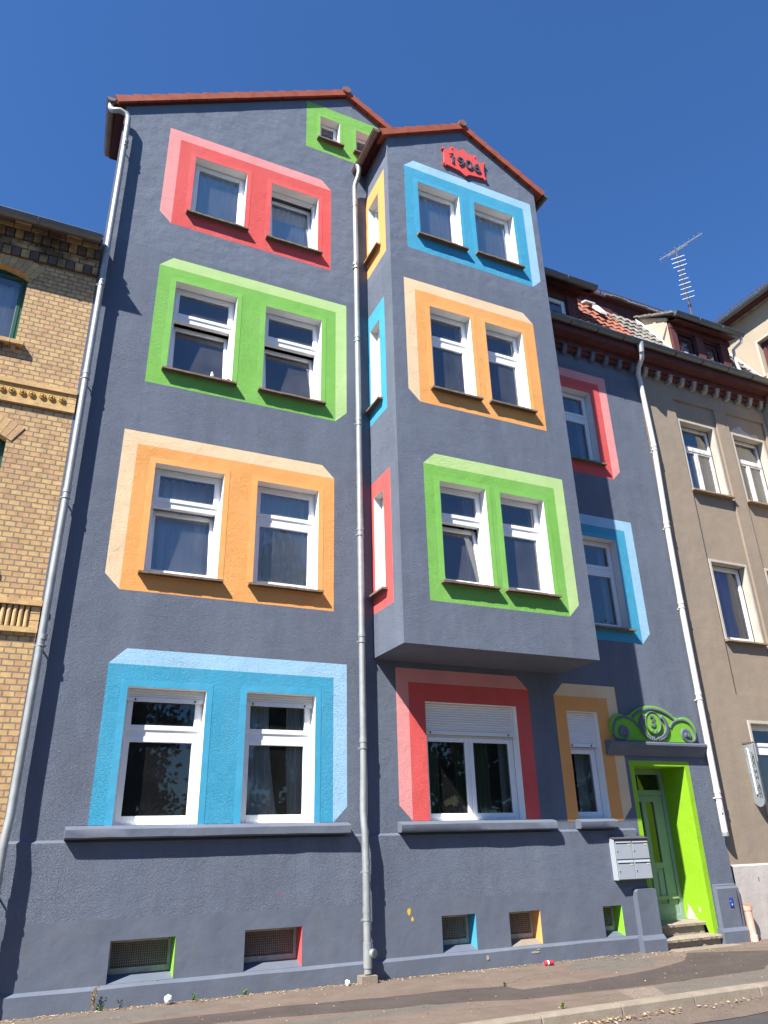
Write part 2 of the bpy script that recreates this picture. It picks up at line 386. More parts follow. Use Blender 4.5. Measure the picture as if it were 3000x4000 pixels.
dark = [(-20, -1.05), (-3, -1.0), (1.95, -.94), (2.87, -.93), (4.03, -1.1), (4.92, -1.12), (5.53, -1.26), (5.6, -1.55), (6.43, -1.54), (7.72, -1.32), (8.7, -.95), (9.2, -.45), (9.6, -.62), (10.3, -.92), (11.2, -1.08), (13, -1.05), (16, -1.05), (40, -1.1), (40, -1.5), (12, -1.45), (9.94, -1.36), (8.94, -2.05), (7.14, -2.13), (6.42, -2.1), (5.74, -2.06), (5.27, -2.02), (4.8, -1.84), (3.78, -1.68), (2.71, -1.46), (2.02, -1.4), (-3, -1.5), (-20, -1.55)]
sliver = [(3.2, -1.72), (3.78, -1.70), (4.27, -1.70), (4.6, -1.93), (3.86, -2.06), (3.0, -1.99), (1.5, -2.0), (1.2, -1.8)]
greyR = [(6.97, -2.21), (8.95, -2.12), (9.96, -1.42), (12, -1.52), (40, -1.56), (40, -2.655), (6.72, -2.655)]
cob = [(6.46, -2.14), (6.97, -2.19), (6.70, -2.655), (6.30, -2.655)]
cool = [(7.5, -.09), (8.4, -.2), (8.48, -.64), (7.9, -1.2), (7.24, -1.2), (6.9, -.6)]
slabd = [(9.2, -.09), (10.5, -.09), (10.55, -.30), (9.15, -.34)]
cool2 = [(.2, -.3), (1.4, -.22), (2.4, -.6), (1.2, -.86), (-.5, -.8)]
def rag(pl, a=.03, step=.18):
    o = []
    for i in range(len(pl)):
        p = Vector(pl[i]); q = Vector(pl[(i + 1) % len(pl)]); n = max(1, int(min((q - p).length, 30) / step))
        for k in range(n):
            t = p.lerp(q, k / n); j = a if abs(t.y + 2.655) > .01 and k else 0
            o.append((t.x + random.uniform(-j, j), t.y + random.uniform(-j, j)))
    return o
m_crack = mat('crack_dirt', (.03, .026, .022), .95, var=0)
def crack(pts, w_=.007, sd=0):
    rr = random.Random(sd); L = []; Rt = []
    for (a, b) in zip(pts, pts[1:]):
        n = max(2, int(math.dist(a, b) / .07))
        for k in range(n):
            t = k / n; x = a[0] + (b[0] - a[0]) * t + rr.uniform(-.012, .012); y = a[1] + (b[1] - a[1]) * t + rr.uniform(-.012, .012); q = w_ * rr.uniform(.4, 1)
            L.append((x, y + q)); Rt.append((x + q * .3, y - q))
    return L + Rt[::-1]
CRK = [(crack(p_, w2, i), m_crack) for i, (p_, w2) in enumerate([([(2.2, -.2), (2.6, -.9), (3.4, -1.1)], .006), ([(5.5, -1.25), (6.2, -.8), (7.6, -.75)], .007), ([(6.0, -.2), (6.3, -.75)], .006), ([(8.4, -.3), (8.9, -.9), (9.6, -1.0)], .006), ([(4.4, -2.1), (5.2, -2.3), (6.4, -2.35)], .006), ([(3.0, -2.2), (3.4, -2.6)], .006), ([(7.2, -2.2), (7.5, -2.64)], .006), ([(9.9, -.6), (11.5, -.85), (13, -.8)], .008), ([(.2, -.9), (1.3, -.95), (2.0, -1.35)], .006)])]
g.planar([(-60, -2.655), (60, -2.655), (60, 3), (-60, 3)], [(rag(dark, .018), m_asph_d), (rag(cool), m_asph_g), (rag(sliver), m_asph_g), (rag(greyR, .012), m_asph_g), (rag(cob), m_cob), (rag(slabd, .012), m_conc), (rag(cool2), m_asph_g)] + CRK, [], m_asph, lambda x, y: (x, y, 0))
g.build('pavement', kind='structure')
g = MB(); g.box(-60, 60, -14, -9.2, -.13, 0, m_asph); g.build('opposite_pavement', kind='structure')

# ================================================================== WINDOWS
def bars(mb, x0, x1, z0, z1, wd, y0, y1, m_, rot=None, bot=None, top=None):
    bot = bot or wd; top = top or wd
    mb.box(x0, x0 + wd, y0, y1, z0, z1, m_, rot); mb.box(x1 - wd, x1, y0, y1, z0, z1, m_, rot)
    mb.box(x0 + wd, x1 - wd, y0 + .0004, y1, z0, z0 + bot, m_, rot); mb.box(x0 + wd, x1 - wd, y0 + .0004, y1, z1 - top, z1, m_, rot)

def curtain(T, win, u0, u1, z0, z1, d, m_, folds=7, amp=.026, lean0=0, lean1=0, seed=0):
    rr = random.Random(seed); mb = MB(T); nu = folds * 10; nz = 8; pts = []; fs = []
    ph = [rr.uniform(-.6, .6) for _ in range(folds + 2)]; am = [rr.uniform(.5, 1.3) for _ in range(folds + 2)]
    for j in range(nz + 1):
        t = j / nz
        for i in range(nu + 1):
            s = i / nu; k = min(int(s * folds), folds - 1)
            a = amp * am[k] * (1 - .35 * t)
            x = u0 + lean0 * (1 - t) ** 2 + (u1 + lean1 * (1 - t) ** 2 - u0 - lean0 * (1 - t) ** 2) * s
            pts.append((x, d + a * math.sin(2 * math.pi * folds * s + ph[k] * .5), z0 + (z1 - z0) * t))
    for j in range(nz):
        for i in range(nu): fs.append((j * (nu + 1) + i, j * (nu + 1) + i + 1, (j + 1) * (nu + 1) + i + 1, (j + 1) * (nu + 1) + i))
    mb.add(pts, fs, m_); mb.build('curtain', win, smooth=True)

def sash(T, win, x0, x1, z0, z1, d, wd=.065, tilt=0, m_=None, pane=True, bot=None, gl=None):
    m_ = m_ or m_white
    rot = None
    if tilt:
        c, s = math.cos(tilt), math.sin(tilt)
        rot = lambda p: Vector((p.x, d + (p.y - d) * c + (p.z - z0) * s, z0 + (p.z - z0) * c - (p.y - d) * s))
    mb = MB(T); bars(mb, x0, x1, z0, z1, wd, d, d + .06, m_, rot, bot=bot); mb.build('sash', win, bevel=.005)
    if pane:
        mb = MB(T); q = [(x0 + wd - .01, d + .028, z0 + wd - .01), (x1 - wd + .01, d + .028, z0 + wd - .01), (x1 - wd + .01, d + .028, z1 - wd + .01), (x0 + wd - .01, d + .028, z1 - wd + .01)]
        if rot: q = [rot(Vector(p)) for p in q]
        mb.quad(*q, gl or m_glass); mb.build('pane', win)

def room(T, win, x0, x1, z0, z1, d0, d1, m_, mx=.15, mz=.1):
    mb = MB(T); a, b, c, e = x0 - mx, x1 + mx, z0 - mz, z1 + mz
    mb.quad((a, d1, c), (b, d1, c), (b, d1, e), (a, d1, e), m_)
    mb.quad((a, d0, c), (a, d1, c), (a, d1, e), (a, d0, e), m_); mb.quad((b, d0, c), (b, d1, c), (b, d1, e), (b, d0, e), m_)
    mb.quad((a, d0, c), (b, d0, c), (b, d1, c), (a, d1, c), m_); mb.quad((a, d0, e), (b, d0, e), (b, d1, e), (a, d1, e), m_)
    # inner face of the wall round the opening
    for q in (((a, x0 + .002), (c, e)), ((x1 - .002, b), (c, e)), ((x0 + .002, x1 - .002), (c, z0 + .002)), ((x0 + .002, x1 - .002), (z1 - .002, e))):
        (u0, u1), (w0, w1) = q; mb.quad((u0, d0, w0), (u1, d0, w0), (u1, d0, w1), (u0, d0, w1), m_)
    mb.build('room_lining', win)

def window(T, house, x0, x1, z0, z1, kind='transom', d=.17, tr=None, sill=True, tilt=0, curt=(), deep=1.3, rm=None, mx=.15, label=None, shutter=0, frame_m=None, sill_m=None, seed=0, tiles=8, gl=None, wd=.065):
    fm = frame_m or m_white
    mb = MB(T); e = .003
    if kind == 'transom':
        tr = tr or z0 + .655 * (z1 - z0)
    bars(mb, x0 + e, x1 - e, z0 + e, z1 - e, .05, d, d + .09, fm, bot=.05)
    if kind == 'transom': mb.box(x0 + .052, x1 - .052, d + .002, d + .085, tr - .05, tr + .05, fm)
    if kind == 'double': mb.box((x0 + x1) / 2 - .03, (x0 + x1) / 2 + .03, d + .002, d + .085, z0 + .052, z1 - .052, fm)
    win = mb.build('window', house, bevel=.004, label=label)
    a, b = x0 + .04, x1 - .04
    if kind == 'transom':
        sash(T, win, a, b, tr + .04, z1 - .04, d - .012, .062, m_=fm, gl=gl)
        sash(T, win, a, b, z0 + .04, tr - .04, d - .012, .068, tilt=tilt, m_=fm, gl=gl)
    elif kind == 'double':
        c = (x0 + x1) / 2
        sash(T, win, a, c - .012, z0 + .04, z1 - .04, d - .012, .062, m_=fm, gl=gl); sash(T, win, c + .012, b, z0 + .04, z1 - .04, d - .012, .062, m_=fm, gl=gl)
    else:
        sash(T, win, a, b, z0 + .04, z1 - .04, d - .012, wd, tilt=tilt, m_=fm, gl=gl)
    room(T, win, x0, x1, z0, z1, d + .092, d + deep, rm or m_room, mx=mx)
    for i, c in enumerate(curt):
        u0, u1, mt, kw = c
        w_ = x1 - x0
        curtain(T, win, x0 + u0 * w_, x0 + u1 * w_, z0 + .02, kw.pop('top', z1 - .02), d + kw.pop('dd', .2), mt, seed=seed * 7 + i, **kw)
    if sill:
        mb = MB(T); n = tiles; L = (x1 - x0 + .15) / n; rr = random.Random(int(x0 * 100 + z0 * 10))
        for i in range(n):
            j = rr.uniform(-.003, .003); h = rr.uniform(-.002, .003)
            a = x0 - .075 + i * L + .002; b = a + L - .004
            mb.prismx([(-.095 + j, z0 - .045 + h), (-.095 + j, z0 - .014 + h), (-.001, z0 - .004 + h), (-.001, z0 - .045)], a, b, sill_m or m_tile_sill)
        mb.prismx([(-.08, z0 - .049), (-.08, z0 - .02), (-.004, z0 - .008), (-.004, z0 - .043)], x0 - .07, x1 + .07, m_mort)
        mb.build('sill', win)
        mb = MB(T); mb.quad((x0 + .002, .0, z0 + .002), (x1 - .002, .0, z0 + .002), (x1 - .002, d, z0 + .012), (x0 + .002, d, z0 + .012), sill_m or m_tile_sill); mb.build('sill_board', win)
    return win

def reveal(mb, x0, x1, z0, z1, d, m_, right=None, sillm=None, y=0, sl_=0):
    mb.quad((x0, y, z0), (x0, d, z0), (x0, d, z1), (x0, y, z1), m_)
    mb.quad((x1, y, z0), (x1, y, z1), (x1, d, z1), (x1, d, z0), right or m_)
    mb.quad((x0, y, z1), (x0, d, z1), (x1, d, z1), (x1, y, z1), m_)
    mb.quad((x0, y, z0), (x1, y, z0), (x1, d, z0 + sl_), (x0, d, z0 + sl_), sillm or m_)

def bands(mb, x0, x1, z0, z1, m_, wd=.085):
    e = .001
    for s in (lambda: mb.box(x0 - wd, x0 - e, -.0032, .003, z0, z1 + wd, m_), lambda: mb.box(x1 + e, x1 + wd, -.0032, .003, z0, z1 + wd, m_), lambda: mb.box(x0 - e, x1 + e, -.0030, .003, z1 + e, z1 + wd - .0004, m_)): s()

def frame_regions(x0, x1, z0, z1, dr, c, s=.205):
    p = MATS['paint_' + c]; q = MATS['paint_' + c + '_pale']
    if dr > 0: L = [(x0, z0), (x0, z1), (x0 + s, z1 + s), (x1 + s, z1 + s), (x1 + s, z0 + s), (x1, z0)]
    else: L = [(x1, z0), (x1, z1), (x1 - s, z1 + s), (x0 - s, z1 + s), (x0 - s, z0 + s), (x0, z0)]
    return [(L, q), (rect(x0, x1, z0, z1), p)]

# ================================================================== PAINTED HOUSE
H = thing('apartment_house', (5.4, 0, 0), 'slate blue apartment house with brightly painted red, green, orange and blue window frames', 'house')
G_ = .58
gx, gz = 4.05, 16.0
def gable_z(x): return gz - G_ * abs(x - gx)
D = .17
wall = MB()
main_out = [(-.12, 1.69), (9.0, 1.69), (9.0, .0), (9.17, .0), (9.17, 2.645), (10.30, 2.645), (10.30, .0), (10.93, .0), (10.93, 11.12), (8.05, 11.12), (8.05, gable_z(8.05)), (gx, gz), (-.12, gable_z(-.12))]
WM = {  # main plane windows
 'w1': (1.16, 2.10, 11.575, 12.93), 'w2': (2.57, 3.49, 11.545, 12.90), 'w3': (1.065, 2.08, 8.33, 10.05), 'w4': (2.58, 3.59, 8.33, 10.03),
 'w5': (1.07, 2.075, 5.03, 6.70), 'w6': (2.59, 3.58, 5.04, 6.69), 'w7': (1.045, 2.045, 1.842, 3.48), 'w8': (2.59, 3.575, 1.842, 3.495),
 'g1': (3.505, 3.925, 14.52, 15.185), 'g2': (4.29, 4.68, 14.50, 15.16),
 'w9': (5.314, 6.939, 1.842, 3.50), 'w10': (7.92, 8.55, 1.842, 3.48), 's1': (8.66, 9.51, 8.34, 10.0), 's2': (8.70, 9.565, 4.99, 6.71)}
regs = []
# window, colour
regs += [(rect(-.12, 10.93, 10.6, 16.5), m_slate_up)]
regs += frame_regions(.868, 3.75, 11.23, 13.22, -1, 'red') + frame_regions(.775, 3.856, 8.037, 10.305, 1, 'green')
regs += frame_regions(.788, 3.841, 4.748, 6.96, -1, 'orange') + frame_regions(.773, 3.845, 1.832, 3.761, 1, 'blue')
regs += [(rect(3.21, 4.93, 14.20, 15.49), MATS['paint_green'])]
regs += frame_regions(5.042, 7.204, 1.845, 3.776, -1, 'red') + frame_regions(7.70, 8.80, 1.81, 3.72, 1, 'orange')
regs += frame_regions(8.3, 9.769, 8.05, 10.27, 1, 'red') + frame_regions(8.3, 9.82, 4.74, 6.95, 1, 'blue')
regs += [(rect(9.08, 10.40, .12, 2.725), m_lime)]
wall.planar(main_out, regs, [rect(*v) for v in WM.values()], m_slate, lambda x, z: (x, 0, z))
CW = dict(w1='red', w2='red', w3='green', w4='green', w5='orange', w6='orange', w7='blue', w8='blue', g1='green', g2='green', s1='red', s2='blue')
for k, v in WM.items():
    reveal(wall, *v, D, m_reveal)
    if k in CW: bands(wall, *v, MATS['paint_' + CW[k] + '_smooth'], .085 if k[0] != 'g' else .06)
# door recess
dx0, dx1, dd, dz = 9.17, 10.30, .57, 2.645
wall.quad((dx0, 0, 0), (dx0, dd, 0), (dx0, dd, dz), (dx0, 0, dz), m_lime)
wall.planar([(0, .10), (.10, .13), (.16, .30), (dd, .31), (dd, dz), (0, dz)], [([(.28, .315), (.50, .315), (.52, .36), (.46, .47), (.47, .55), (.40, .48), (.33, .36)], m_plinth), (rect(.20, .235, .43, .50), m_plinth)], [], m_lime, lambda y, z: (dx1, y, z))
wall.quad((dx0, 0, dz), (dx0, dd, dz), (dx1, dd, dz), (dx1, 0, dz), m_lime)
# lower, slightly prouder part of the wall with cellar openings
LZ = 1.665
CL = [(1.17, 1.89, .225, .645), (2.71, 3.432, .225, .655), (5.405, 5.935, .225, .658), (6.48, 7.005, .225, .645), (8.135, 8.495, .225, .632)]
wl = MB(T_low)
low_out = [(-.12, .22), (9.0, .22), (9.0, LZ), (-.12, LZ)]
spots = []
def blob(cx, cz, rx, rz, n=14, sd=0):
    rr = random.Random(sd); return [(cx + rx * math.cos(2 * math.pi * i / n) * rr.uniform(.75, 1.2), cz + rz * math.sin(2 * math.pi * i / n) * rr.uniform(.75, 1.2)) for i in range(n)]
m_paintred = mat('faded_red_splash', (.20, .10, .13), .8, var=.2, vscale=30)
spots += [(blob(4.92, .735, .028, .045, sd=1), m_yel), (blob(4.965, .645, .018, .03, sd=2), m_yel), (blob(3.13, 1.03, .022, .03, sd=3), m_paintred)]
wl.planar(low_out, [(rect(-.12, 9.0, .22, .865), m_slate_s)] + spots, [rect(*c) for c in CL], m_slate, lambda x, z: (x, 0, z))
CR = ['green', 'red', 'blue', 'orange', 'green']
m_cgreen = mat('cellar_green', (.23, .56, .04), .7, var=.04, vscale=4)
for c, k in zip(CL, CR): reveal(wl, *c, .26, m_slate_s, right=m_cgreen if k == 'green' else MATS['paint_' + k + '_smooth'], sillm=m_conc if k == 'orange' else m_slate_s, sl_=.085)
# belt ledge
wl.quad((-.12, 0, LZ), (9.0, 0, LZ), (9.0, .03, LZ + .03), (-.12, .03, LZ + .03), m_slate_s)
wl.quad((9.0, 0, .22), (9.0, .03, .22), (9.0, .03, LZ), (9.0, 0, LZ), m_slate_s)
n0 = len(wall.v)
for f in wl.f: wall.f.append([i + n0 for i in f])
wall.m += [wall.mi(wl.mats[k]) for k in wl.m]; wall.v += wl.v
# base ledge, in slightly uneven lengths, with worn paint
m_worn = mat('worn_render', (.36, .33, .29), .9, var=.2, vscale=9, bump=.003)
bl = [(-.12, 0)]
def basefront(z, x): return -.078 - .004 * math.sin(x * 2.1 + z * 3)
cols_ = [-.12 + i * .152 for i in range(61)]; cols_[-1] = 9.0
pts = []; rows = [(.0, 0), (.19, 0), (.222, .045)]
for z, dy in rows:
    for x in cols_: pts.append((x, (basefront(z, x) + dy) if dy < .04 else -.0295, z + (.003 * math.sin(x * 5) if 0 < z < .2 else 0)))
nn = len(cols_); fs = [(j * nn + i, j * nn + i + 1, (j + 1) * nn + i + 1, (j + 1) * nn + i) for j in range(2) for i in range(nn - 1)]
wall.add(pts, fs, m_slate_s)
for cx, cz, rx, rz in ((6.05, .13, .028, .03), (6.83, .14, .07, .018), (6.88, .17, .03, .01)):
    wall.poly([(x, -.0855, z) for x, z in blob(cx, cz, rx, rz, 12, int(cx * 10))], m_worn)
# pilaster blocks either side of the door
def block(x0, x1, y0, z1, lz=.2, lp=.05, right=.02):
    wall.prism([(x0, lz), (x1, lz), (x1, z1 - .02), (x1 - .02, z1), (x0 + .03, z1), (x0, z1 - .03)], y0, .02, m_slate_s)
    wall.prismx([(y0 - lp, 0), (y0 - lp, lz - .04), (y0 + .0, lz + .02), (.0, lz + .02), (.0, 0)], x0 - .05, x1 + right, m_slate_s)
block(8.74, 9.12, -.13, .835)
wall.prismx([(-.085, .0), (-.085, .765), (-.055, .80), (-.055, .815), (0.01, .83), (.01, 0)], 10.43, 10.91, m_slate_s)
wall.prismx([(-.13, .0), (-.13, .16), (-.086, .21), (.0, .21), (.0, 0)], 10.37, 10.93, m_slate_s)
wall.prismx([(-.0865, .21), (-.098, .55), (-.086, .72)], 10.852, 10.861, m_black)
# flanks and back of the house
wall.poly([(-.12, 0, 0), (-.12, 10, 0), (-.12, 10, 13.58), (-.12, 0, 13.58)], m_slate_up)
wall.poly([(8.05, 0, 11), (8.05, 10, 11), (8.05, 10, gable_z(8.05)), (8.05, 0, gable_z(8.05))], m_slate_up)
wall.poly([(-.12, 10, 0), (10.93, 10, 0), (10.93, 10, 13.5), (8.05, 10, 13.6), (gx, 10, gz), (-.12, 10, 13.58)], m_slate_up)
W_ = wall.build('wall', H)

# ---- bay
B0, B1, BZ = 4.49, 7.88, 4.09
bpk = 6.2; bzp = 15.0
def bay_z(x): return bzp - .585 * abs(x - bpk)
bay = MB(T_bay)
WB = {'b1': (5.11, 6.01, 11.69, 13.03), 'b2': (6.35, 7.265, 11.70, 13.03), 'b3': (5.21, 6.03, 8.41, 10.11), 'b4': (6.34, 7.137, 8.42, 10.11), 'b5': (5.20, 6.034, 5.066, 6.705), 'b6': (6.306, 7.159, 5.06, 6.70)}
br_ = [(rect(B0, B1, 11.0, 15.2), m_slate_up)] + frame_regions(4.833, 7.538, 11.32, 13.34, 1, 'blue', .205) + frame_regions(4.934, 7.423, 8.09, 10.39, -1, 'orange', .205) + frame_regions(4.931, 7.408, 4.744, 6.97, 1, 'green', .205)
br_ += [(crack([(4.5, 9.93), (4.70, 9.82)], .006, 3), m_slate_up), (crack([(4.52, 5.93), (4.92, 5.85)], .012, 4), m_slate_s), (crack([(5.0, 7.85), (6.0, 7.75), (6.9, 7.68)], .005, 5), m_slate_s)]
bay.planar([(B0, BZ), (B1, BZ), (B1, bay_z(B1)), (bpk, bzp), (B0, bay_z(B0))], br_, [rect(*v) for v in WB.values()], m_slate, lambda x, z: (x, 0, z))
for k, v in WB.items():
    reveal(bay, *v, D, m_reveal); bands(bay, *v, MATS['paint_' + {'b1': 'blue', 'b2': 'blue', 'b3': 'orange', 'b4': 'orange', 'b5': 'green', 'b6': 'green'}[k] + '_smooth'])
bs = MB(T_side)
WS = {'a': (.10, .56, 11.62, 12.93), 'b': (.08, .48, 8.35, 10.0), 'c': (.10, .47, 5.05, 6.68)}
bs.planar(rect(0, 1.02, BZ, bay_z(B0)), [(rect(0, 1.02, 11, 15), m_slate_up), (rect(0, .84, 11.26, 13.26), MATS['paint_orange_smooth']), (rect(0, .70, 8.06, 10.34), MATS['paint_blue_smooth']), (rect(0, .73, 4.76, 6.95), MATS['paint_red_smooth'])], [rect(*v) for v in WS.values()], m_slate, lambda x, z: (x, 0, z))
for v in WS.values(): reveal(bs, *v, .15, m_reveal)
n0 = len(bay.v)
for f in bs.f: bay.f.append([i + n0 for i in f])
bay.m += [bay.mi(bs.mats[k]) for k in bs.m]; bay.v += bs.v
bay.T = lambda p: p
bay.poly([(B1, -1.02, BZ), (B1, 0, BZ), (B1, 0, bay_z(B1)), (B1, -1.02, bay_z(B1))], m_slate)
bay.poly([(B0, -1.02, BZ), (B1, -1.02, BZ), (B1, 0, BZ - .015), (B0, 0, BZ - .015)], m_slate_s)
BAY = bay.build('bay', H)

# ---- windows of the painted house
cur = lambda a, b, mt=None, **k: (a, b, mt or m_curt, k)
window(T_main, H, *WM['w1'], kind='single', curt=[cur(.06, .94, folds=6, dd=.095)], rm=m_room_l, seed=1)
window(T_main, H, *WM['w2'], kind='single', tilt=R(8), curt=[cur(.0, 1, folds=9, dd=.27)], rm=m_room_l, seed=2, label='upper window with its sash tilted open')
window(T_main, H, *WM['w3'], tilt=R(9.5), seed=3, rm=m_room)
window(T_main, H, *WM['w4'], tilt=R(9.5), seed=4, rm=m_room)
window(T_main, H, *WM['w5'], tilt=R(8.5), curt=[cur(0, 1, folds=8, dd=.29)], seed=5, tr=5.03 + 1.11)
window(T_main, H, *WM['w6'], curt=[cur(.06, .52, folds=5, dd=.10), cur(.50, .94, folds=5, dd=.085)], seed=6, tr=5.04 + 1.09)
w7 = window(T_main, H, *WM['w7'], tr=2.93, sill=False, gl=m_glass_c, seed=7, curt=[cur(-.02, .13, m_curt_s, folds=2, dd=.2)])
w8 = window(T_main, H, *WM['w8'], tr=2.93, sill=False, gl=m_glass_c, seed=8, curt=[cur(.0, .40, m_curt_s, folds=4, dd=.11, lean1=.18), cur(.66, .95, m_curt_s, folds=4, dd=.11, lean0=.06)])
window(T_main, H, *WM['g1'], kind='single', d=.17, seed=9, tiles=4, wd=.04)
window(T_main, H, *WM['g2'], kind='single', d=.17, seed=10, tiles=4, wd=.04)
w9 = window(T_main, H, WM['w9'][0], WM['w9'][1], 1.842, 3.05, kind='double', sill=False, gl=m_glass_c, seed=11, curt=[cur(0, .24, m_curt_g, folds=4, dd=.22), cur(.42, .80, m_curt_g, folds=6, dd=.25, lean0=.05), cur(.9, 1, m_curt_s, folds=2, dd=.2)])
w10 = window(T_main, H, WM['w10'][0], WM['w10'][1], 1.842, 2.93, kind='single', sill=False, gl=m_glass_c, seed=12, curt=[cur(.55, 1, m_curt_s, folds=3, dd=.2)])
window(T_main, H, *WM['s1'], seed=13, curt=[cur(.82, 1, m_curt_s, folds=2, dd=.2)])
window(T_main, H, *WM['s2'], seed=14, curt=[cur(.8, 1, m_curt_s, folds=2, dd=.2)])
window(T_bay, H, *WB['b1'], kind='single', mx=.08, curt=[cur(.06, .94, folds=6, dd=.095)], rm=m_room_l, seed=15)
window(T_bay, H, *WB['b2'], kind='single', mx=.08, curt=[cur(.06, .94, folds=6, dd=.095)], rm=m_room_l, seed=16)
window(T_bay, H, *WB['b3'], mx=.08, seed=17, curt=[cur(.82, 1, m_curt_s, folds=2, dd=.16)])
window(T_bay, H, *WB['b4'], mx=.08, seed=18, curt=[cur(.86, 1, m_curt_s, folds=2, dd=.16)])
window(T_bay, H, *WB['b5'], mx=.08, seed=19, tilt=R(9.5), tr=5.066 + 1.08, curt=[cur(.78, 1, m_curt_s, folds=2, dd=.25)])
window(T_bay, H, *WB['b6'], mx=.08, seed=20, tr=5.06 + 1.08, curt=[cur(.88, 1, m_curt_s, folds=2, dd=.16)])
window(T_side, H, *WS['a'], kind='single', d=.14, deep=.40, mx=.05, seed=21, tiles=4, sill_m=mat('orange_tile_sill', (.40, .19, .07), .7, var=.25, vscale=12), tilt=R(5))
window(T_side, H, *WS['b'], kind='single', d=.14, deep=.40, mx=.05, seed=22, tiles=4)
window(T_side, H, *WS['c'], kind='single', d=.14, deep=.40, mx=.05, seed=23, tiles=4)
# roller shutters
def shutter(win, x0, x1, z0, z1, d=.13, rail=True):
    mb = MB(); n = max(2, round((z1 - z0) / .036)); h = (z1 - z0) / n
    for i in range(n):
        a = z0 + i * h
        mb.prismx([(d + .012, a), (d + .001, a + h * .25), (d, a + h * .6), (d + .010, a + h * .96), (d + .024, a + h * .96), (d + .024, a)], x0 + .012, x1 - .012, m_white)
    if rail: mb.box(x0 + .012, x1 - .012, d - .006, d + .026, z0 - .055, z0 - .002, m_white)
    for u in (x0 + .004, x1 - .034): mb.box(u, u + .03, d - .004, d + .035, z0 - .055, z1, m_white)
    for u in (x0 + .12, x1 - .12): mb.box(u - .008, u + .008, d - .018, d - .006, z0 - .045, z0 - .02, m_black)
    mb.build('roller_shutter', win)
shutter(w7, 1.045, 2.045, 3.375, 3.478, .12); shutter(w8, 2.59, 3.575, 3.39, 3.493, .12)
shutter(w9, 5.314, 6.939, 3.10, 3.498, .11); shutter(w10, 7.92, 8.55, 2.985, 3.478, .11)
# stone sills of the ground floor
for x0, x1 in ((.53, 4.05), (4.80, 7.40), (7.84, 8.57)):
    mb = MB(); n = max(2, int((x1 - x0) / .22)); pts = []; fs = []
    rr = random.Random(int(x0 * 10))
    prof = [(.168, 1.846), (-.0, 1.843), (-.115, 1.818), (-.135, 1.80), (-.137, 1.715), (-.12, 1.70), (0.0, 1.70)]
    for i in range(n + 1):
        x = x0 + (x1 - x0) * i / n
        for j, (y, z) in enumerate(prof):
            q = 0 if j in (0, 1, 6) else 1
            pts.append((x, y + q * rr.uniform(-.004, .004), z + q * rr.uniform(-.004, .004)))
    k = len(prof)
    for i in range(n):
        for j in range(k - 1): fs.append((i * k + j, i * k + j + 1, (i + 1) * k + j + 1, (i + 1) * k + j))
    fs += [tuple(range(1, k)), tuple(n * k + j for j in range(k - 1, 0, -1))]
    mb.add([p if p[1] < .1 else (min(max(p[0], x0), x1), 0.0, p[2] + .001) for p in pts], fs, m_slate_s)
    mb.build('stone_sill', H, smooth=True)
# cellar windows with wire grilles
m_wire = mat('grille_wire', (.30, .27, .22), .6, var=.2, vscale=20)
m_cframe = mat('dirty_cellar_frame', (.36, .35, .30), .8, var=.25, vscale=12)
for i, (x0, x1, z0, z1) in enumerate(CL):
    mb = MB(T_low); z0 += .062; bars(mb, x0 + .003, x1 - .003, z0 + .003, z1 - .003, .04, .20, .26, m_cframe, bot=.06)
    cw = mb.build('cellar_window', H, bevel=.003)
    mb = MB(T_low); n = int((x1 - x0 - .08) / .024)
    for k in range(1, n): u = x0 + .04 + (x1 - x0 - .08) * k / n; mb.box(u - .003, u + .003, .206, .212, z0 + .07, z1 - .04, m_wire)
    n = int((z1 - z0 - .11) / .024)
    for k in range(1, n): u = z0 + .07 + (z1 - z0 - .11) * k / n; mb.box(x0 + .04, x1 - .04, .2125, .218, u - .003, u + .003, m_wire)
    mb.build('wire_grille', cw)
    mb = MB(T_low); mb.quad((x0 + .03, .245, z0 + .05), (x1 - .03, .245, z0 + .05), (x1 - .03, .245, z1 - .03), (x0 + .03, .245, z1 - .03), mat('cellar_board', (.11, .105, .09), .8, var=.3, vscale=8) if i in (0, 2, 4) else mat('brown_board', (.17, .085, .065), .8, var=.3, vscale=8)); mb.build('cellar_pane', cw)

# ---- door
mb = MB()
dy = .55
bars(mb, dx0 - .06, dx1 - .0025, .30, 2.643, .085, dy, dy + .10, m_sage)
mb.box(dx0 + .027, dx1 - .09, dy + .001, dy + .09, 2.21, 2.30, m_sage)
dfr = mb.build('door_frame', H, bevel=.006)
mb = MB(); mb.quad((dx0 + .02, dy + .05, 2.29), (dx1 - .08, dy + .05, 2.29), (dx1 - .08, dy + .05, 2.57), (dx0 + .02, dy + .05, 2.57), m_glass_c); mb.build('transom_pane', dfr)
L0, L1 = dx0 + .03, dx1 - .092
mb = MB(); yl = dy + .018
P = [(L0 + .09, L0 + .27), (L0 + .36, L0 + .54), (L0 + .63, L0 + .81)]
L1_ = L1
xsv = [L0] + [v for p in P for v in p] + [L1_]
for a, b in zip(xsv[0::2], xsv[1::2]): mb.box(a, b, yl, yl + .05, .345, 2.205, m_sage)
for a, b in P:
    mb.box(a, b, yl + .0005, yl + .0495, 2.11, 2.205, m_sage); mb.box(a, b, yl + .0005, yl + .0495, 1.07, 1.16, m_sage)
    mb.box(a, b, yl + .0005, yl + .0495, .345, .55, m_sage); mb.box(a, b, yl + .02, yl + .045, .55, 1.07, m_sage)
    mb.box(a + .045, b - .045, yl + .006, yl + .021, .60, 1.02, m_sage)
mb.box(L0, L1_, yl - .006, yl - .0005, .345, .52, m_sage)
mb.prismx([(yl - .045, .615), (yl - .045, .628), (yl - .004, .665), (yl - .004, .61)], L0, L1_ - .0, m_sage_l)
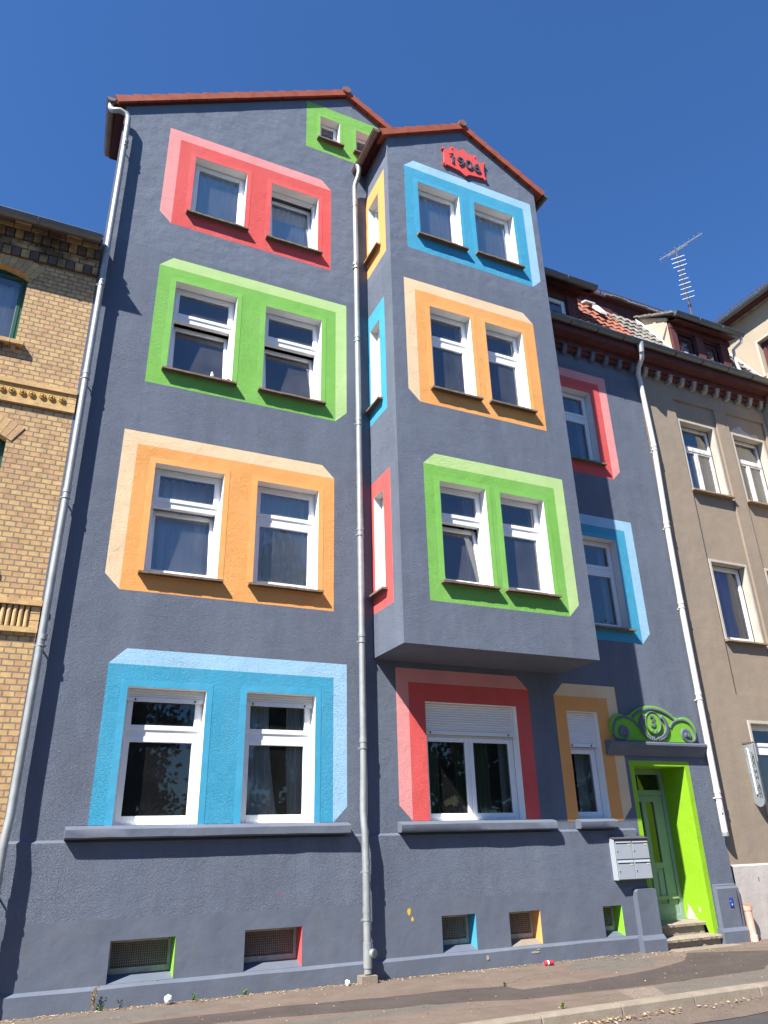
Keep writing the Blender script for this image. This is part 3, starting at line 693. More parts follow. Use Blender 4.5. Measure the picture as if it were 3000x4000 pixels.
door = mb.build('door', H, bevel=.004, label='sage green panelled front door with three narrow panes')
for a, b in P:
    mb = MB(); mb.quad((a, yl + .025, 1.155), (b, yl + .025, 1.155), (b, yl + .025, 2.115), (a, yl + .025, 2.115), m_glass_c); mb.build('pane', door)
mb = MB(); mb.tube([(L0 + .055, yl - .05, 1.22), (L0 + .055, yl - .05, 1.40)], .011, m_steel); mb.tube([(L0 + .055, yl, 1.24), (L0 + .055, yl - .05, 1.24)], .008, m_steel); mb.tube([(L0 + .055, yl, 1.38), (L0 + .055, yl - .05, 1.38)], .008, m_steel); mb.build('handle', door, smooth=True)
mb = MB(); a, b = dx0 - .3, dx1 + .3
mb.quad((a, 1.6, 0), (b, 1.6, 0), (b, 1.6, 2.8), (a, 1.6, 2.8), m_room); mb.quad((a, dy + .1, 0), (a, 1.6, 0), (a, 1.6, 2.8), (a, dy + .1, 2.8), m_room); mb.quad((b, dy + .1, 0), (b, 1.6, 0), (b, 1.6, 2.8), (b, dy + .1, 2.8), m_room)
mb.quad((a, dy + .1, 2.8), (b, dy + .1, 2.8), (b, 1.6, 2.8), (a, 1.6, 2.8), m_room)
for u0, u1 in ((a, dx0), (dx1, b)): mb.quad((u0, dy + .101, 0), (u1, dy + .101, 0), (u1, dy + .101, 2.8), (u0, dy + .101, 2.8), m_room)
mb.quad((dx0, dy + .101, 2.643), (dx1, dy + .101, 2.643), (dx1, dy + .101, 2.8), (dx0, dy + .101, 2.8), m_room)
mb.build('hallway', dfr)
# steps, worn and chipped
def step(x0, x1, y0, y1, z0, z1, sd, chip=.007):
    rr = random.Random(sd); n = 22; pts = []; k = 6
    for i in range(n + 1):   # slab with a nosing over a rougher riser set back in its shade
        x = x0 + (x1 - x0) * i / n; c = rr.uniform(0, chip) * (2.2 if rr.random() < .12 else 1); q = rr.uniform(0, chip * .8)
        pts += [(x, y0 + .045 + q, z0), (x, y0 + .045 + rr.uniform(0, chip), z1 - .055), (x, y0 + c, z1 - .05), (x, y0 + c * .5, z1 - .014 - c * .4), (x, y0 + .014 + c, z1 - c * .2), (x, y1, z1)]
    fs = [(i * k + j, (i + 1) * k + j, (i + 1) * k + j + 1, i * k + j + 1) for i in range(n) for j in range(k - 1)]
    fs += [tuple(range(k)), tuple(n * k + j for j in range(k - 1, -1, -1))]
    mb = MB(); mb.add(pts, fs, m_stone); return mb
step(dx0 + .003, dx1 - .003, .14, dd + .06, .0, .305, 3).build('upper_step', H)
step(9.20, 10.36, -.10, .2, .0, .135, 5, .014).build('lower_step', H)

m_pedg = mat('pediment_green', (.17, .42, .03), .65, var=.06, vscale=6, bump=.001)
# ---- pediment over the door with cornice
cx0 = 9.715
mb = MB()
prof = [(.01, 2.80), (-.03, 2.80), (-.045, 2.84), (-.07, 2.87), (-.09, 2.90), (-.115, 2.955), (-.135, 2.965), (-.135, 3.0), (-.12, 3.02), (.01, 3.035)]
mb.prismx(prof, 8.63, 10.80, m_slate_s)
mb.build('door_cornice', H, bevel=.003)
def arc(cx, cz, r, a0, a1, n=24): return [(cx + r * math.cos(R(a0 + (a1 - a0) * i / n)), cz + r * math.sin(R(a0 + (a1 - a0) * i / n))) for i in range(n + 1)]
out = [(8.93, 3.036)] + arc(8.985, 3.245, .225, 215, 60, 18)
R_ = .80; zc = 3.635 - R_
out += [p for p in arc(cx0, zc, R_, 128, 52, 24)]
out += arc(10.445, 3.245, .225, 120, -35, 18) + [(10.50, 3.036)]
mb = MB(); mb.prism(out, -.045, .01, m_pedg); 
PED = mb.build('door_pediment', H, bevel=.006, label='lime green curled pediment with wreath and the number 3')
mb = MB(); py = -.052
def band(pts, r=.022, flat=.8): mb.tube([(x, py, z) for x, z in pts], r, m_slate_s, 8, flat)
band(arc(cx0, zc, R_ - .055, 127, 53, 24), .026)
SCR = [(10.07, 3.27), (10.12, 3.335), (10.21, 3.39), (10.36, 3.42), (10.50, 3.385), (10.59, 3.29), (10.625, 3.17), (10.60, 3.09), (10.53, 3.055), (10.43, 3.06), (10.35, 3.105), (10.325, 3.17), (10.35, 3.23), (10.41, 3.245), (10.465, 3.215), (10.475, 3.16), (10.45, 3.125)]
def smooth_path(p, n=3):
    o = []
    for i in range(len(p) - 1):
        p0, p1, p2, p3 = p[max(i - 1, 0)], p[i], p[i + 1], p[min(i + 2, len(p) - 1)]
        for k in range(n):
            t = k / n; o.append(tuple(.5 * (2 * b + (c - a) * t + (2 * a - 5 * b + 4 * c - d) * t * t + (3 * b - a - 3 * c + d) * t ** 3) for a, b, c, d in zip(p0, p1, p2, p3)))
    return o + [p[-1]]
for sgn in (1, -1):
    sp = smooth_path([(cx0 + sgn * (x - cx0), z) for x, z in SCR]); n = len(sp)
    mb.tube([(x, py, z) for x, z in sp], [.022 + (.030 * max(0, (k / n - .55)) / .45) * (1 if k < n - 2 else .8) for k in range(n)], m_slate_s, 8, .7)
    mb.ball((cx0 + sgn * .69, py - .004, 3.165), .05, m_slate_s, 1, .45, 1.15)
mb.build('scroll_band', PED, smooth=True)
mb = MB()
for i in range(18):   # wreath of leaves: two arms
    for sgn in (-1, 1):
        a = R(-85 + sgn * (4 + i * 7.6)); 
        ang = -math.pi / 2 + sgn * R(6 + i * 7.4)
        rx, rz = .285, .215
        px, pz = cx0 - .015 + rx * math.cos(ang), 3.285 + rz * math.sin(ang)
        for k in (-1, 0, 1):
            t = ang + sgn * (math.pi / 2) + k * .55
            q = (px + .062 * math.cos(t), pz + .062 * math.sin(t))
            mb.tube([(px, -.058, pz), ((px + q[0]) / 2, -.072, (pz + q[1]) / 2), (q[0], -.06, q[1])], [.016, .026, .007], m_slate_s, 6, .7)
mb.tube([(cx0 - .14, -.06, 3.075), (cx0 - .05, -.075, 3.06), (cx0 + .03, -.07, 3.08), (cx0 + .12, -.075, 3.065)], [.012, .018, .018, .010], m_slate_s, 8)
mb.build('wreath', PED, smooth=True)
mb = MB()
oval = [(cx0 - .035 + .165 * math.cos(2 * math.pi * i / 32), 3.345 + .18 * math.sin(2 * math.pi * i / 32)) for i in range(32)]
mb.prism(oval, -.075, -.04, m_pedg)
mb.tube([(x, -.078, z) for x, z in oval + oval[:1]], .012, m_slate_s, 8)
for s_ in (-1, 1):
    mb.tube([(cx0 - .035 + s_ * (.045 + .022 * math.cos(t)), -.08, 3.185 + .022 * math.sin(t)) for t in [k * .6 for k in range(10)]], .006, m_slate_s, 6)
text_mb(mb, '3', (cx0 - .045, 3.355), .27, m_slate_s, .008, 0, lambda u, w_, z: (u, -.084 + z, w_), bold=.004)
mb.build('house_number', PED, smooth=False)

# ---- 1906 plaque on the bay gable
def pl(u, w_): return (5.71 + u * .96, 13.755 + w_ * .40)
out = [pl(0, 0)]
shape = [(-.01, -.06), (.035, -.09), (.06, -.02), (.20, -.05), (.38, -.10), (.50, -.24), (.60, -.11), (.80, -.06), (.94, -.02), (.965, -.09), (1.01, -.06), (1.03, .02), (.985, .08), (.975, .5), (.985, .92), (1.03, .98), (1.01, 1.06), (.965, 1.08), (.94, 1.0), (.84, .98), (.82, 1.04), (.84, 1.14), (.80, 1.23), (.745, 1.24), (.72, 1.17), (.66, 1.22), (.58, 1.14), (.545, 1.27), (.50, 1.34), (.455, 1.27), (.42, 1.14), (.34, 1.22), (.28, 1.17), (.255, 1.24), (.20, 1.23), (.16, 1.14), (.18, 1.04), (.16, .98), (.06, 1.0), (.035, 1.08), (-.01, 1.06), (-.03, .98), (.015, .92), (.025, .5), (.015, .08), (-.03, .02)]
mb = MB(T_bay); mb.prism([pl(u_, w_ if 0 <= w_ <= 1 else (1 + (w_ - 1) * 1.55 if w_ > 1 else w_ * 1.5)) for u_, w_ in shape], -.045, .01, mat('plaque_red', (.68, .085, .075), .6, var=.04, vscale=6, bump=.001))
pr = mb.mats[0]
for u, w_ in ((.22, 1.22), (.78, 1.22)): c = pl(u, w_); mb.ball((c[0], -.045, c[1]), .022, pr, 1, .8, 1, 6)
for u, w_ in ((-.0, 1.0), (1.0, 1.0), (0, 0), (1, 0)): c = pl(u, w_); mb.ball((c[0], -.045, c[1]), .016, pr, 1, .8, 1, 6)
text_mb(mb, '1906', (6.19, 13.935), .345, mat('digit_slate', (.07, .085, .11), .6, var=.05), .020, 0, lambda u, w_, z: (u, -.05 + z, w_), sx=1.08, bold=.0)
mb.tube([(6.0 - .175, -.068, 14.03), (6.0 - .12, -.07, 14.05), (6.0 - .075, -.068, 14.075)], [.008, .016, .014], MATS['digit_slate'], 6)
mb.build('year_plaque', H, bevel=.0, label='red scrolled plaque with the year 1906')

# ---- roofs
def verge(mb, xa, za, xb, zb, y0, y1, n, m_):
    """row of overlapping verge tiles going up the rake from (xa,za) to (xb,zb)"""
    dx, dz = (xb - xa) / n, (zb - za) / n; L = math.hypot(dx, dz); nx, nz = -dz / L * (1 if dx > 0 else -1), abs(dx) / L
    for i in range(n):
        rr = random.uniform(-.006, .006)
        ax, az = xa + dx * i, za + dz * i; bx, bz = xa + dx * (i + 1.12), za + dz * (i + 1.12)
        h0, h1 = .034 + rr * .5, .0 + rr * .5
        P_ = [(ax - nx * .10, az - nz * .10), (bx - nx * .10, bz - nz * .10), (bx + nx * (h1 + .02), bz + nz * (h1 + .02)), (ax + nx * (h0 + .02), az + nz * (h0 + .02))]
        mb.prism(P_, y0 + rr * .4, y1, m_)
def roof_plane(mb, xa, za, xb, zb, y0, y1, m_):   # stepped rows of tiles running along y
    L = math.hypot(xb - xa, zb - za); n = int(L / .30); 
    for i in range(n):
        a = Vector((xa, 0, za)).lerp(Vector((xb, 0, zb)), i / n); b = Vector((xa, 0, za)).lerp(Vector((xb, 0, zb)), (i + 1.1) / n)
        mb.quad((a.x, y0, a.z + .035), (a.x, y1, a.z + .035), (b.x, y1, b.z + .0), (b.x, y0, b.z), m_)
        mb.quad((a.x, y0, a.z + .0), (a.x, y1, a.z + .0), (a.x, y1, a.z + .035), (a.x, y0, a.z + .035), m_)
mb = MB()
roof_plane(mb, -.33, 13.60, gx, 16.13, 0, 1.12, m_rtile); roof_plane(mb, .0, 13.79, gx, 16.12, 1.12, 9.9, m_rtile); roof_plane(mb, 8.35, 13.63, gx, 16.13, .05, 9.9, m_rtile)
verge(mb, -.30, 13.615, gx, 16.135, -.085, .16, 15, m_rtile); verge(mb, 8.3, 13.67, gx, 16.135, -.085, .16, 15, m_rtile)
mb.tube([(gx, -.11, 16.14), (gx, .35, 16.14)], .095, m_rtile, 14); mb.tube([(gx, -.125, 16.14), (gx, -.108, 16.14)], .085, mat('ridge_cap_end', (.20, .10, .075), .7, var=.2, vscale=9), 14)
mb.tube([(gx, .3, 16.15), (gx, 9.9, 16.15)], .09, m_rtile, 10)
# dark barge board under the tiles
mb.prism([(-.25, 13.50), (gx, 16.0), (gx, 15.93 + .06), (-.25, 13.43 + .06)], -.035, .0, m_dred)
roof = mb.build('roof', H)
mb = MB()
roof_plane(mb, 4.33, 13.94, bpk, 15.05, -1.0, 1.4, m_rtile); roof_plane(mb, 8.10, 13.94, bpk, 15.05, -1.0, 2.0, m_rtile)
verge(mb, 4.33, 13.93, bpk, 15.03, -1.105, -.86, 7, m_rtile); verge(mb, 8.09, 13.93, bpk, 15.03, -1.105, -.86, 7, m_rtile)
mb.tube([(bpk, -1.13, 15.04), (bpk, 2, 15.04)], .09, m_rtile, 14); mb.tube([(bpk, -1.145, 15.04), (bpk, -1.128, 15.04)], .08, MATS['ridge_cap_end'], 14)
for s_, xe in ((-1, 4.33), (1, 8.09)):   # eave soffit and end board
    a, b = sorted((xe, B0 - .0 if s_ < 0 else B1)); 
    mb.quad((a, -1.06, 13.87), (b, -1.06, 13.87 + .09), (b, 0, 13.87 + .09), (a, 0, 13.87), m_dred) if s_ < 0 else mb.quad((a, -1.06, 13.96), (b, -1.06, 13.86), (b, 0, 13.86), (a, 0, 13.96), m_dred)
mb.build('bay_roof', H)
def gutter(name, path, r, m_, parent, seg=10, joints=0):
    """half-round gutter open to the sky along path (straight, horizontal)"""
    a, b = Vector(path[0]), Vector(path[1]); t = (b - a).normalized(); side = t.cross(Vector((0, 0, 1))).normalized()
    mb = MB(); ang = [math.pi + math.pi * k / seg for k in range(seg + 1)]
    ring = [side * math.cos(x) * r + Vector((0, 0, 1)) * math.sin(x) * r for x in ang] + [side * math.cos(x) * (r - .006) + Vector((0, 0, 1)) * math.sin(x) * (r - .006) for x in reversed(ang)]
    n = len(ring); pts = [a + q for q in ring] + [b + q for q in ring]
    fs = [(i, (i + 1) % n, n + (i + 1) % n, n + i) for i in range(n)]
    mb.add(pts, fs, m_)
    for e in (a, b): mb.add([e + q for q in ring[:seg + 1]], [tuple(range(seg + 1))], m_)
    for s_ in (-1, 1): mb.tube([a + side * r * s_, b + side * r * s_], .009, m_, 6)
    L = (b - a).length; k = int(L / .92) if joints else 0
    for i in range(1, k + 1):
        c = a + t * (i * L / (k + 1)); rg = [c + q * 1.05 for q in ring[:seg + 1]]
        mb.tube(rg, .008, m_black if joints == 2 else m_, 6)
    return mb.build(name, parent, smooth=True)
gutter('gutter', [(-.365, -.10, 13.545), (-.30, 1.15, 13.545)], .075, m_copper, H)
gutter('gutter', [(4.255, -1.10, 13.93), (4.255, -.0, 13.93)], .07, m_copper, H)
gutter('gutter', [(8.15, -1.10, 13.90), (8.15, -.0, 13.90)], .07, m_gut, H)
# dark eave board beside the left gutter
mb = MB(); mb.box(-.27, -.13, .01, 1.1, 13.40, 13.47, m_dred); mb.box(-.275, -.265, -.02, 1.1, 13.42, 13.60, m_dred); mb.build('eave_board', H)

# ---- drainpipes
def pipe(path, r, m_, parent, rings=(), label=None, extra=None, seg=14):
    mb = MB(); mb.tube(path, r, m_, seg)
    for x, y, z in rings:
        mb.tube([(x, y, z - .035), (x, y, z + .03)], r + .006, m_, seg); mb.tube([(x, y, z - .12), (x, y, z - .105)], r + .010, m_, seg)
        mb.box(x - r - .03, x - r + .01, y - .008, y + .008, z - .125, z - .10, m_); mb.box(x - .006, x + .006, y, .0, z - .12, z - .10, m_)
    if extra: extra(mb)
    return mb.build('drainpipe', parent, smooth=True, label=label)
lx = -.04
pts = [(-.365, .0, 13.50), (-.365, -.02, 13.40), (-.35, -.06, 13.30), (-.30, -.10, 13.26), (-.20, -.12, 13.28), (-.10, -.12, 13.25), (-.055, -.12, 13.17), (-.05, -.12, 13.05), (lx - .005, -.12, 12.0), (lx, -.12, 6.0), (lx - .02, -.12, 2.5), (lx - .025, -.13, 1.95), (lx - .04, -.17, 1.76), (lx - .045, -.175, 1.62), (lx - .045, -.17, .05)]
def ex(mb): mb.box(lx - .055, lx - .0, -.177, -.1775, 1.93, 2.07, m_signwhite)
pipe(pts, .047, m_zinc, H, [(lx, -.12, z) for z in (12.6, 9.6, 7.9, 6.0, 4.0)] + [(lx - .045, -.172, z) for z in (1.3, .9, .35)], label='zinc drainpipe beside the yellow brick house', extra=None)
cxp = 4.225
pts = [(4.255, -.21, 13.90), (4.255, -.21, 13.74), (4.245, -.18, 13.62), (4.215, -.135, 13.50), (4.20, -.115, 13.40), (4.20, -.115, 13.2), (4.215, -.115, 11.5), (4.235, -.115, 7.8), (4.25, -.115, 2.56), (4.235, -.12, 2.0), (4.235, -.15, 1.78), (4.24, -.165, 1.68), (4.255, -.165, .10)]
def ex2(mb):
    mb.tube([(4.29, -.19, .32), (4.315, -.245, .32)], .05, m_zinc, 14); mb.tube([(4.317, -.248, .32), (4.32, -.256, .32)], .04, m_gut, 14)
    mb.tube([(4.255, -.165, .44), (4.255, -.165, .16)], .056, m_zinc, 14)
    for a in (-.06, .045): mb.box(4.255 + a - .055, 4.255 + a + .05, -.25, -.09, 0.0, .085, m_conc)
    mb.tube([(4.255, -.21, 13.92), (4.255, -.21, 13.77)], [.075, .05], m_zinc, 12)
pipe(pts, .047, m_zinc, H, [(4.205, -.115, z) for z in (13.0, 11.45)] + [(4.225, -.115, 9.8), (4.235, -.115, 8.1), (4.24, -.115, 6.1), (4.245, -.115, 4.4), (4.25, -.115, 2.9)] + [(4.25, -.16, z) for z in (1.35, .80)], label='zinc drainpipe beside the bay with concrete foot', extra=ex2)

# ---- eaves, roof and dormer of the right-hand part (x 8.05 .. 10.93) and of the tan house (10.93 .. 14.85)
def mansard_z(y): return 11.38 + 1.73 * (y + .35)
def tiles(mb, x0, x1, ya, yb, fz, m_, wdt=.20, rh=.29):
    """pantiles: waved across, stepped down the slope y->z"""
    L = math.hypot(yb - ya, fz(yb) - fz(ya)); nr = max(1, int(L / rh)); nc = max(2, int((x1 - x0) / wdt)); k = 6
    d = Vector((0, yb - ya, fz(yb) - fz(ya))).normalized(); nrm = Vector((0, -d.z, d.y))
    for r_ in range(nr):
        a = Vector((0, ya, fz(ya))) + d * (L * r_ / nr); b = Vector((0, ya, fz(ya))) + d * (L * (r_ + 1.08) / nr)
        pts = []; fs = []
        for i in range(nc * k + 1):
            t = i / k; x = x0 + (x1 - x0) * i / (nc * k); h = .020 * math.sin(2 * math.pi * t) ; j = .006 * math.sin(13.7 * int(t) + 5 * r_)
            pts += [Vector((x, a.y, a.z)) + nrm * (.012 + h + j), Vector((x, a.y, a.z)) + nrm * (.045 + h + j), Vector((x, b.y, b.z)) + nrm * (.010 + h + j)]
        for i in range(nc * k): fs += [(3 * i, 3 * i + 3, 3 * i + 4, 3 * i + 1), (3 * i + 1, 3 * i + 4, 3 * i + 5, 3 * i + 2)]
        mb.add(pts, fs, m_)
def eaves(house, x0, x1, body):
    mb = MB()
    mb.box(x0, x1, -.36, -.01, 11.13, 11.17, m_redwood); mb.box(x0, x1, -.385, -.362, 11.12, 11.34, m_redwood)
    mb.box(x0, x1, -.16, -.012, 10.98, 11.128, m_redwood); mb.box(x0, x1, -.10, -.013, 10.90, 10.978, m_redwood)
    mb.build('eaves', house, bevel=.006)
    n = round((x1 - x0) / .366); 
    for i in range(n):
        xc = x0 + (i + .5) * (x1 - x0) / n; mb = MB()
        mb.prismx([(-.01, 10.975), (-.15, 10.975), (-.152, 10.91), (-.13, 10.88), (-.115, 10.83), (-.08, 10.80), (-.03, 10.80), (-.01, 10.785)], xc - .048, xc + .048, body)
        mb.prismx([(-.014, 10.979), (-.17, 10.979), (-.17, 10.955), (-.014, 10.955)], xc - .056, xc + .056, body)
        mb.build('console', house, bevel=.006)
eaves(H, 8.0, 10.93, m_slate_s)
gutter('gutter', [(8.16, -.46, 11.345), (10.93, -.46, 11.345)], .085, m_gut, H, joints=2)
mb = MB(); tiles(mb, 7.9, 10.93, -.36, .56, mansard_z, m_rtile2); mb.poly([(7.9, .6, 12.9), (10.93, .6, 12.9), (10.93, .6, 13.45), (7.9, .6, 13.45)], m_dred)
mb.poly([(7.9, .5, 13.44), (10.93, .5, 13.44), (10.93, 5, 15.6), (7.9, 5, 15.6)], m_gtile); mb.box(7.9, 10.93, .50, .60, 13.38, 13.43, m_dred)
mb.poly([(7.9, -.35, 11.36), (10.93, -.35, 11.36), (10.93, .6, 12.95), (7.9, .6, 12.95)], m_dred)
mb.build('stair_roof', H)
# dormer 1
YD = -.22
mb = MB()
mb.planar(rect(7.9, 9.36, 11.5, 12.40), [], [rect(8.49, 9.05, 11.55, 12.11)], m_redwood, lambda x, z: (x, YD, z))
for x in (8.49, 9.05): mb.quad((x, YD, 11.55), (x, YD + .1, 11.55), (x, YD + .1, 12.11), (x, YD, 12.11), m_redwood)
mb.quad((8.49, YD, 12.11), (9.05, YD, 12.11), (9.05, YD + .1, 12.11), (8.49, YD + .1, 12.11), m_redwood)
for z in [11.5 + .15 * i for i in range(5)]: mb.box(9.14, 9.36, YD - .015, YD - .001, z, z + .143, m_redwood)
mb.box(9.06, 9.13, YD - .03, YD - .0012, 11.5, 12.22, m_redwood); mb.box(7.9, 9.36, YD - .025, YD - .0015, 12.26, 12.36, m_redwood)
mb.poly([(9.36, YD, 11.5), (9.36, .6, 12.9), (9.36, .6, 12.95), (9.36, YD, 12.4)], m_redwood)
mb.poly([(7.9, YD, 12.36), (9.60, YD, 12.36), (9.60, -.46, 12.27), (7.9, -.46, 12.27)], m_dred)
mb.prismx([(-.47, 12.30), (-.47, 12.44), (.62, 13.02), (.62, 12.92)], 9.58, 9.64, m_dred)
mb.prismx([(-.47, 12.40), (-.47, 12.44), (.62, 13.05), (.62, 12.98)], 7.9, 9.63, m_gtile)
DM = mb.build('dormer', H)
window(lambda p: Vector((p[0], p[1] + YD, p[2])), H, 8.492, 9.048, 11.552, 12.108, kind='single', d=.05, sill=False, deep=.5, mx=.05)
gutter('gutter', [(8.1, -.50, 12.44), (9.68, -.50, 12.44)], .085, m_gut, H, joints=1)
mb = MB(); mb.prismx([(.12, 12.43), (.12, 12.50), (.34, 12.87), (.38, 12.80)], 10.33, 10.52, m_zinc_w); mb.prismx([(.30, 12.84), (.30, 12.88), (.44, 12.93), (.44, 12.88)], 10.12, 10.40, m_zinc_w); mb.build('zinc_flashing', H)

# snow guards
def snowguard(house, p0, p1, h=.17, name='snow_guard', gap=.115):
    a, b = Vector(p0), Vector(p1); L = (b - a).length; n = int(L / gap); mb = MB()
    mb.tube([a + Vector((0, 0, h)), b + Vector((0, 0, h))], .012, m_rust, 6); mb.tube([a + Vector((0, 0, .02)), b + Vector((0, 0, .02))], .010, m_rust, 6)
    for i in range(n + 1): q = a.lerp(b, i / n); mb.tube([q + Vector((0, 0, .01)), q + Vector((0, 0, h))], .0085, m_rust, 5)
    for i in range(0, n + 1, 8): q = a.lerp(b, i / n); mb.tube([q + Vector((0, .08, -.05)), q + Vector((0, 0, h + .02))], .014, m_rust, 5)
    mb.build(name, house)
snowguard(H, (10.0, .55, 13.45), (10.92, .55, 13.45))

# ================================================================== TAN HOUSE
TH = thing('apartment_house', (12.9, 0, 0), 'tan rendered apartment house with flaking white windows and pale peeling plinth', 'house')
A0, A1 = 10.93, 14.85
TW = {'t1': (12.0, 13.0, 8.25, 9.93), 't2': (13.62, 14.60, 8.25, 9.93), 't3': (12.04, 13.0, 5.02, 6.63), 't4': (13.63, 14.60, 5.02, 6.63), 't5': (12.1, 13.1, 1.85, 3.43)}
PA = [(11.91, 13.14, 3.95, 10.47), (13.52, 14.74, 3.95, 10.47)]
mb = MB()
rec = .045
mb.planar(rect(A0, A1, 1.09, 11.12), [(blob(11.6, 9.0, .01, .01), m_tan)], [rect(*p) for p in PA] + [rect(*TW['t5'])], m_tan, lambda x, z: (x, 0, z))
m_grime = mat('pale_flaked_render', (.42, .40, .385), .9, bump=.006, bscale=18, var=.3, vscale=5)
for i, p in enumerate(PA):
    rg = [(blob(14.05, 9.95, .42, .30, 22, 5), m_grime), (blob(14.5, 9.0, .10, .8, 18, 6), m_grime), (blob(14.3, 10.2, .3, .14, 18, 9), m_tan)] if i == 1 else []
    mb.planar(rect(*p), rg, [rect(*TW[k]) for k in (('t1', 't3') if i == 0 else ('t2', 't4'))], m_tan, lambda x, z: (x, rec, z))
    x0, x1, z0, z1 = p
    mb.quad((x0, 0, z0), (x0, rec, z0), (x0, rec, z1), (x0, 0, z1), m_tan); mb.quad((x1, 0, z0), (x1, 0, z1), (x1, rec, z1), (x1, rec, z0), m_tan)
    mb.quad((x0, 0, z1), (x0, rec, z1), (x1, rec, z1), (x1, 0, z1), m_tan); mb.quad((x0, 0, z0), (x1, 0, z0), (x1, rec, z0), (x0, rec, z0), m_tan)
for k, v in TW.items(): reveal(mb, *v, .19, m_tan_l, y=rec if k != 't5' else 0)
mb.build('wall', TH); mb = MB()
mb.planar(rect(A0, A1, 0, 1.075), [(blob(11.78, .84, .07, .10, 16, 3), m_tan), (blob(11.48, .87, .018, .04, 9, 4), m_conc), (blob(11.72, .18, .07, .09, 14, 8), m_conc), (blob(12.3, .45, .12, .12, 16, 13), m_tan)], [], m_plinth, lambda x, z: (x, -.035, z))
mb.quad((A0, -.035, 1.075), (A1, -.035, 1.075), (A1, 0, 1.10), (A0, 0, 1.10), m_plinth)
mb.build('plinth', TH)
mb = MB(); mb.poly([(A0, 10, 0), (A1, 10, 0), (A1, 10, 13), (A0, 10, 13)], m_tan); mb.build('back_wall', TH)
TT = lambda p: Vector((p[0], p[1] + rec, p[2]))
for k, v in TW.items():   # raised pale surrounds
    x0, x1, z0, z1 = v; mb = MB(TT if k != 't5' else T_main); e = .055; a = -.02
    mb.box(x0 - e, x0 - .001, a, .003, z0 - .0, z1 + e, m_tan_l); mb.box(x1 + .001, x1 + e, a, .003, z0, z1 + e, m_tan_l); mb.box(x0 - .001, x1 + .001, a + .0005, .003, z1 + .001, z1 + e - .0004, m_tan_l)
    mb.build('window_surround', TH, bevel=.004)
m_flaky = weather(mat('flaking_white_paint', (.70, .69, .67), .6, var=.06, vscale=12), (.33, .27, .22), .6, (5, 5, 2), .5, .65)
def oldwin(T, x0, x1, z0, z1, curt, rm=m_room, seed=0):
    d = .16; tr = z0 + .66 * (z1 - z0); c = (x0 + x1) / 2
    mb = MB(T); bars(mb, x0 + .003, x1 - .003, z0 + .003, z1 - .003, .045, d, d + .08, m_flaky); mb.box(x0 + .05, x1 - .05, d - .02, d + .075, tr - .04, tr + .04, m_flaky)
    win = mb.build('window', TH, bevel=.004)
    sash(T, win, x0 + .035, x1 - .035, tr + .03, z1 - .035, d - .008, .045, m_=m_flaky)
    sash(T, win, x0 + .035, c - .006, z0 + .035, tr - .03, d - .008, .05, m_=m_flaky); sash(T, win, c + .006, x1 - .035, z0 + .035, tr - .03, d - .008, .05, m_=m_flaky)
    room(T, win, x0, x1, z0, z1, d + .082, 1.2, rm)
    for i, cc in enumerate(curt): u0, u1, mt, kw = cc; curtain(T, win, x0 + u0 * (x1 - x0), x0 + u1 * (x1 - x0), z0 + .02, kw.pop('top', z1 - .05), d + kw.pop('dd', .14), mt, seed=seed + i, **kw)
    mb = MB(T); n = 7; L = (x1 - x0 + .2) / n
    for i in range(n): mb.prismx([(-.13, z0 - .06), (-.13, z0 - .03), (.16, z0 + .004), (.0, z0 - .05)], x0 - .10 + i * L + .002, x0 - .10 + (i + 1) * L - .002, m_tile_sill) if False else mb.prismx([(-.12, z0 - .06), (-.12, z0 - .025), (-.002, z0 - .005), (-.002, z0 - .05)], x0 - .10 + i * L + .002, x0 - .10 + (i + 1) * L - .002, MATS['buff_sill'])
    mb.build('sill', win)
    return win
mat('buff_sill', (.30, .22, .14), .8, var=.2, vscale=14)
m_paper = fabric('pale_paper_blind', (.60, .60, .57), .4)
oldwin(TT, *TW['t1'], [cur(.0, 1, m_paper, folds=2, amp=.01, dd=.12, top=9.15)], seed=31)
oldwin(TT, *TW['t2'], [cur(.0, 1, m_curt_s, folds=6, dd=.14, lean1=-.2), cur(.1, .6, m_paper, folds=2, dd=.11, top=9.9)], seed=41)
for k, mt in (('t3', m_curt_p), ('t4', m_curt)):
    x0, x1, z0, z1 = TW[k]; window(TT, TH, x0, x1, z0, z1, kind='single', d=.16, gl=m_glass_c, curt=[cur(.04, .74, mt, folds=6, dd=.10), cur(.72, .96, m_curt_s, folds=3, dd=.09)], seed=51, sill_m=MATS['buff_sill'])
x0, x1, z0, z1 = TW['t5']; window(T_main, TH, x0, x1, z0, z1, d=.13, tr=3.0, rm=m_room, gl=m_glass_c, sill_m=MATS['buff_sill'], curt=[cur(.06, .94, fabric('brown_blind', (.42, .30, .27), .1), folds=1, amp=.002, dd=.08, top=2.98)])
eaves(TH, 10.93, 14.86, weather(mat('dirty_console', (.34, .315, .28), .85, var=.25, vscale=6), (.16, .14, .12), .6, (3, 3, 3)))
gutter('gutter', [(10.93, -.46, 11.345), (14.86, -.46, 11.345)], .085, m_gut, TH, joints=2)
mb = MB(); tiles(mb, 10.93, 14.86, -.36, .56, mansard_z, m_gtile); mb.poly([(10.93, .6, 12.9), (14.86, .6, 12.9), (14.86, .6, 13.45), (10.93, .6, 13.45)], m_dred)
mb.poly([(10.93, .5, 13.44), (14.86, .5, 13.44), (14.86, 5, 15.6), (10.93, 5, 15.6)], m_gtile); mb.box(10.93, 14.86, .50, .60, 13.38, 13.43, m_dred)
for i in range(24): x = 10.95 + i * .16; mb.box(x, x + .15, .44 + random.uniform(-.02, .02), .60, 13.43, 13.455 + random.uniform(0, .01), m_gtile)
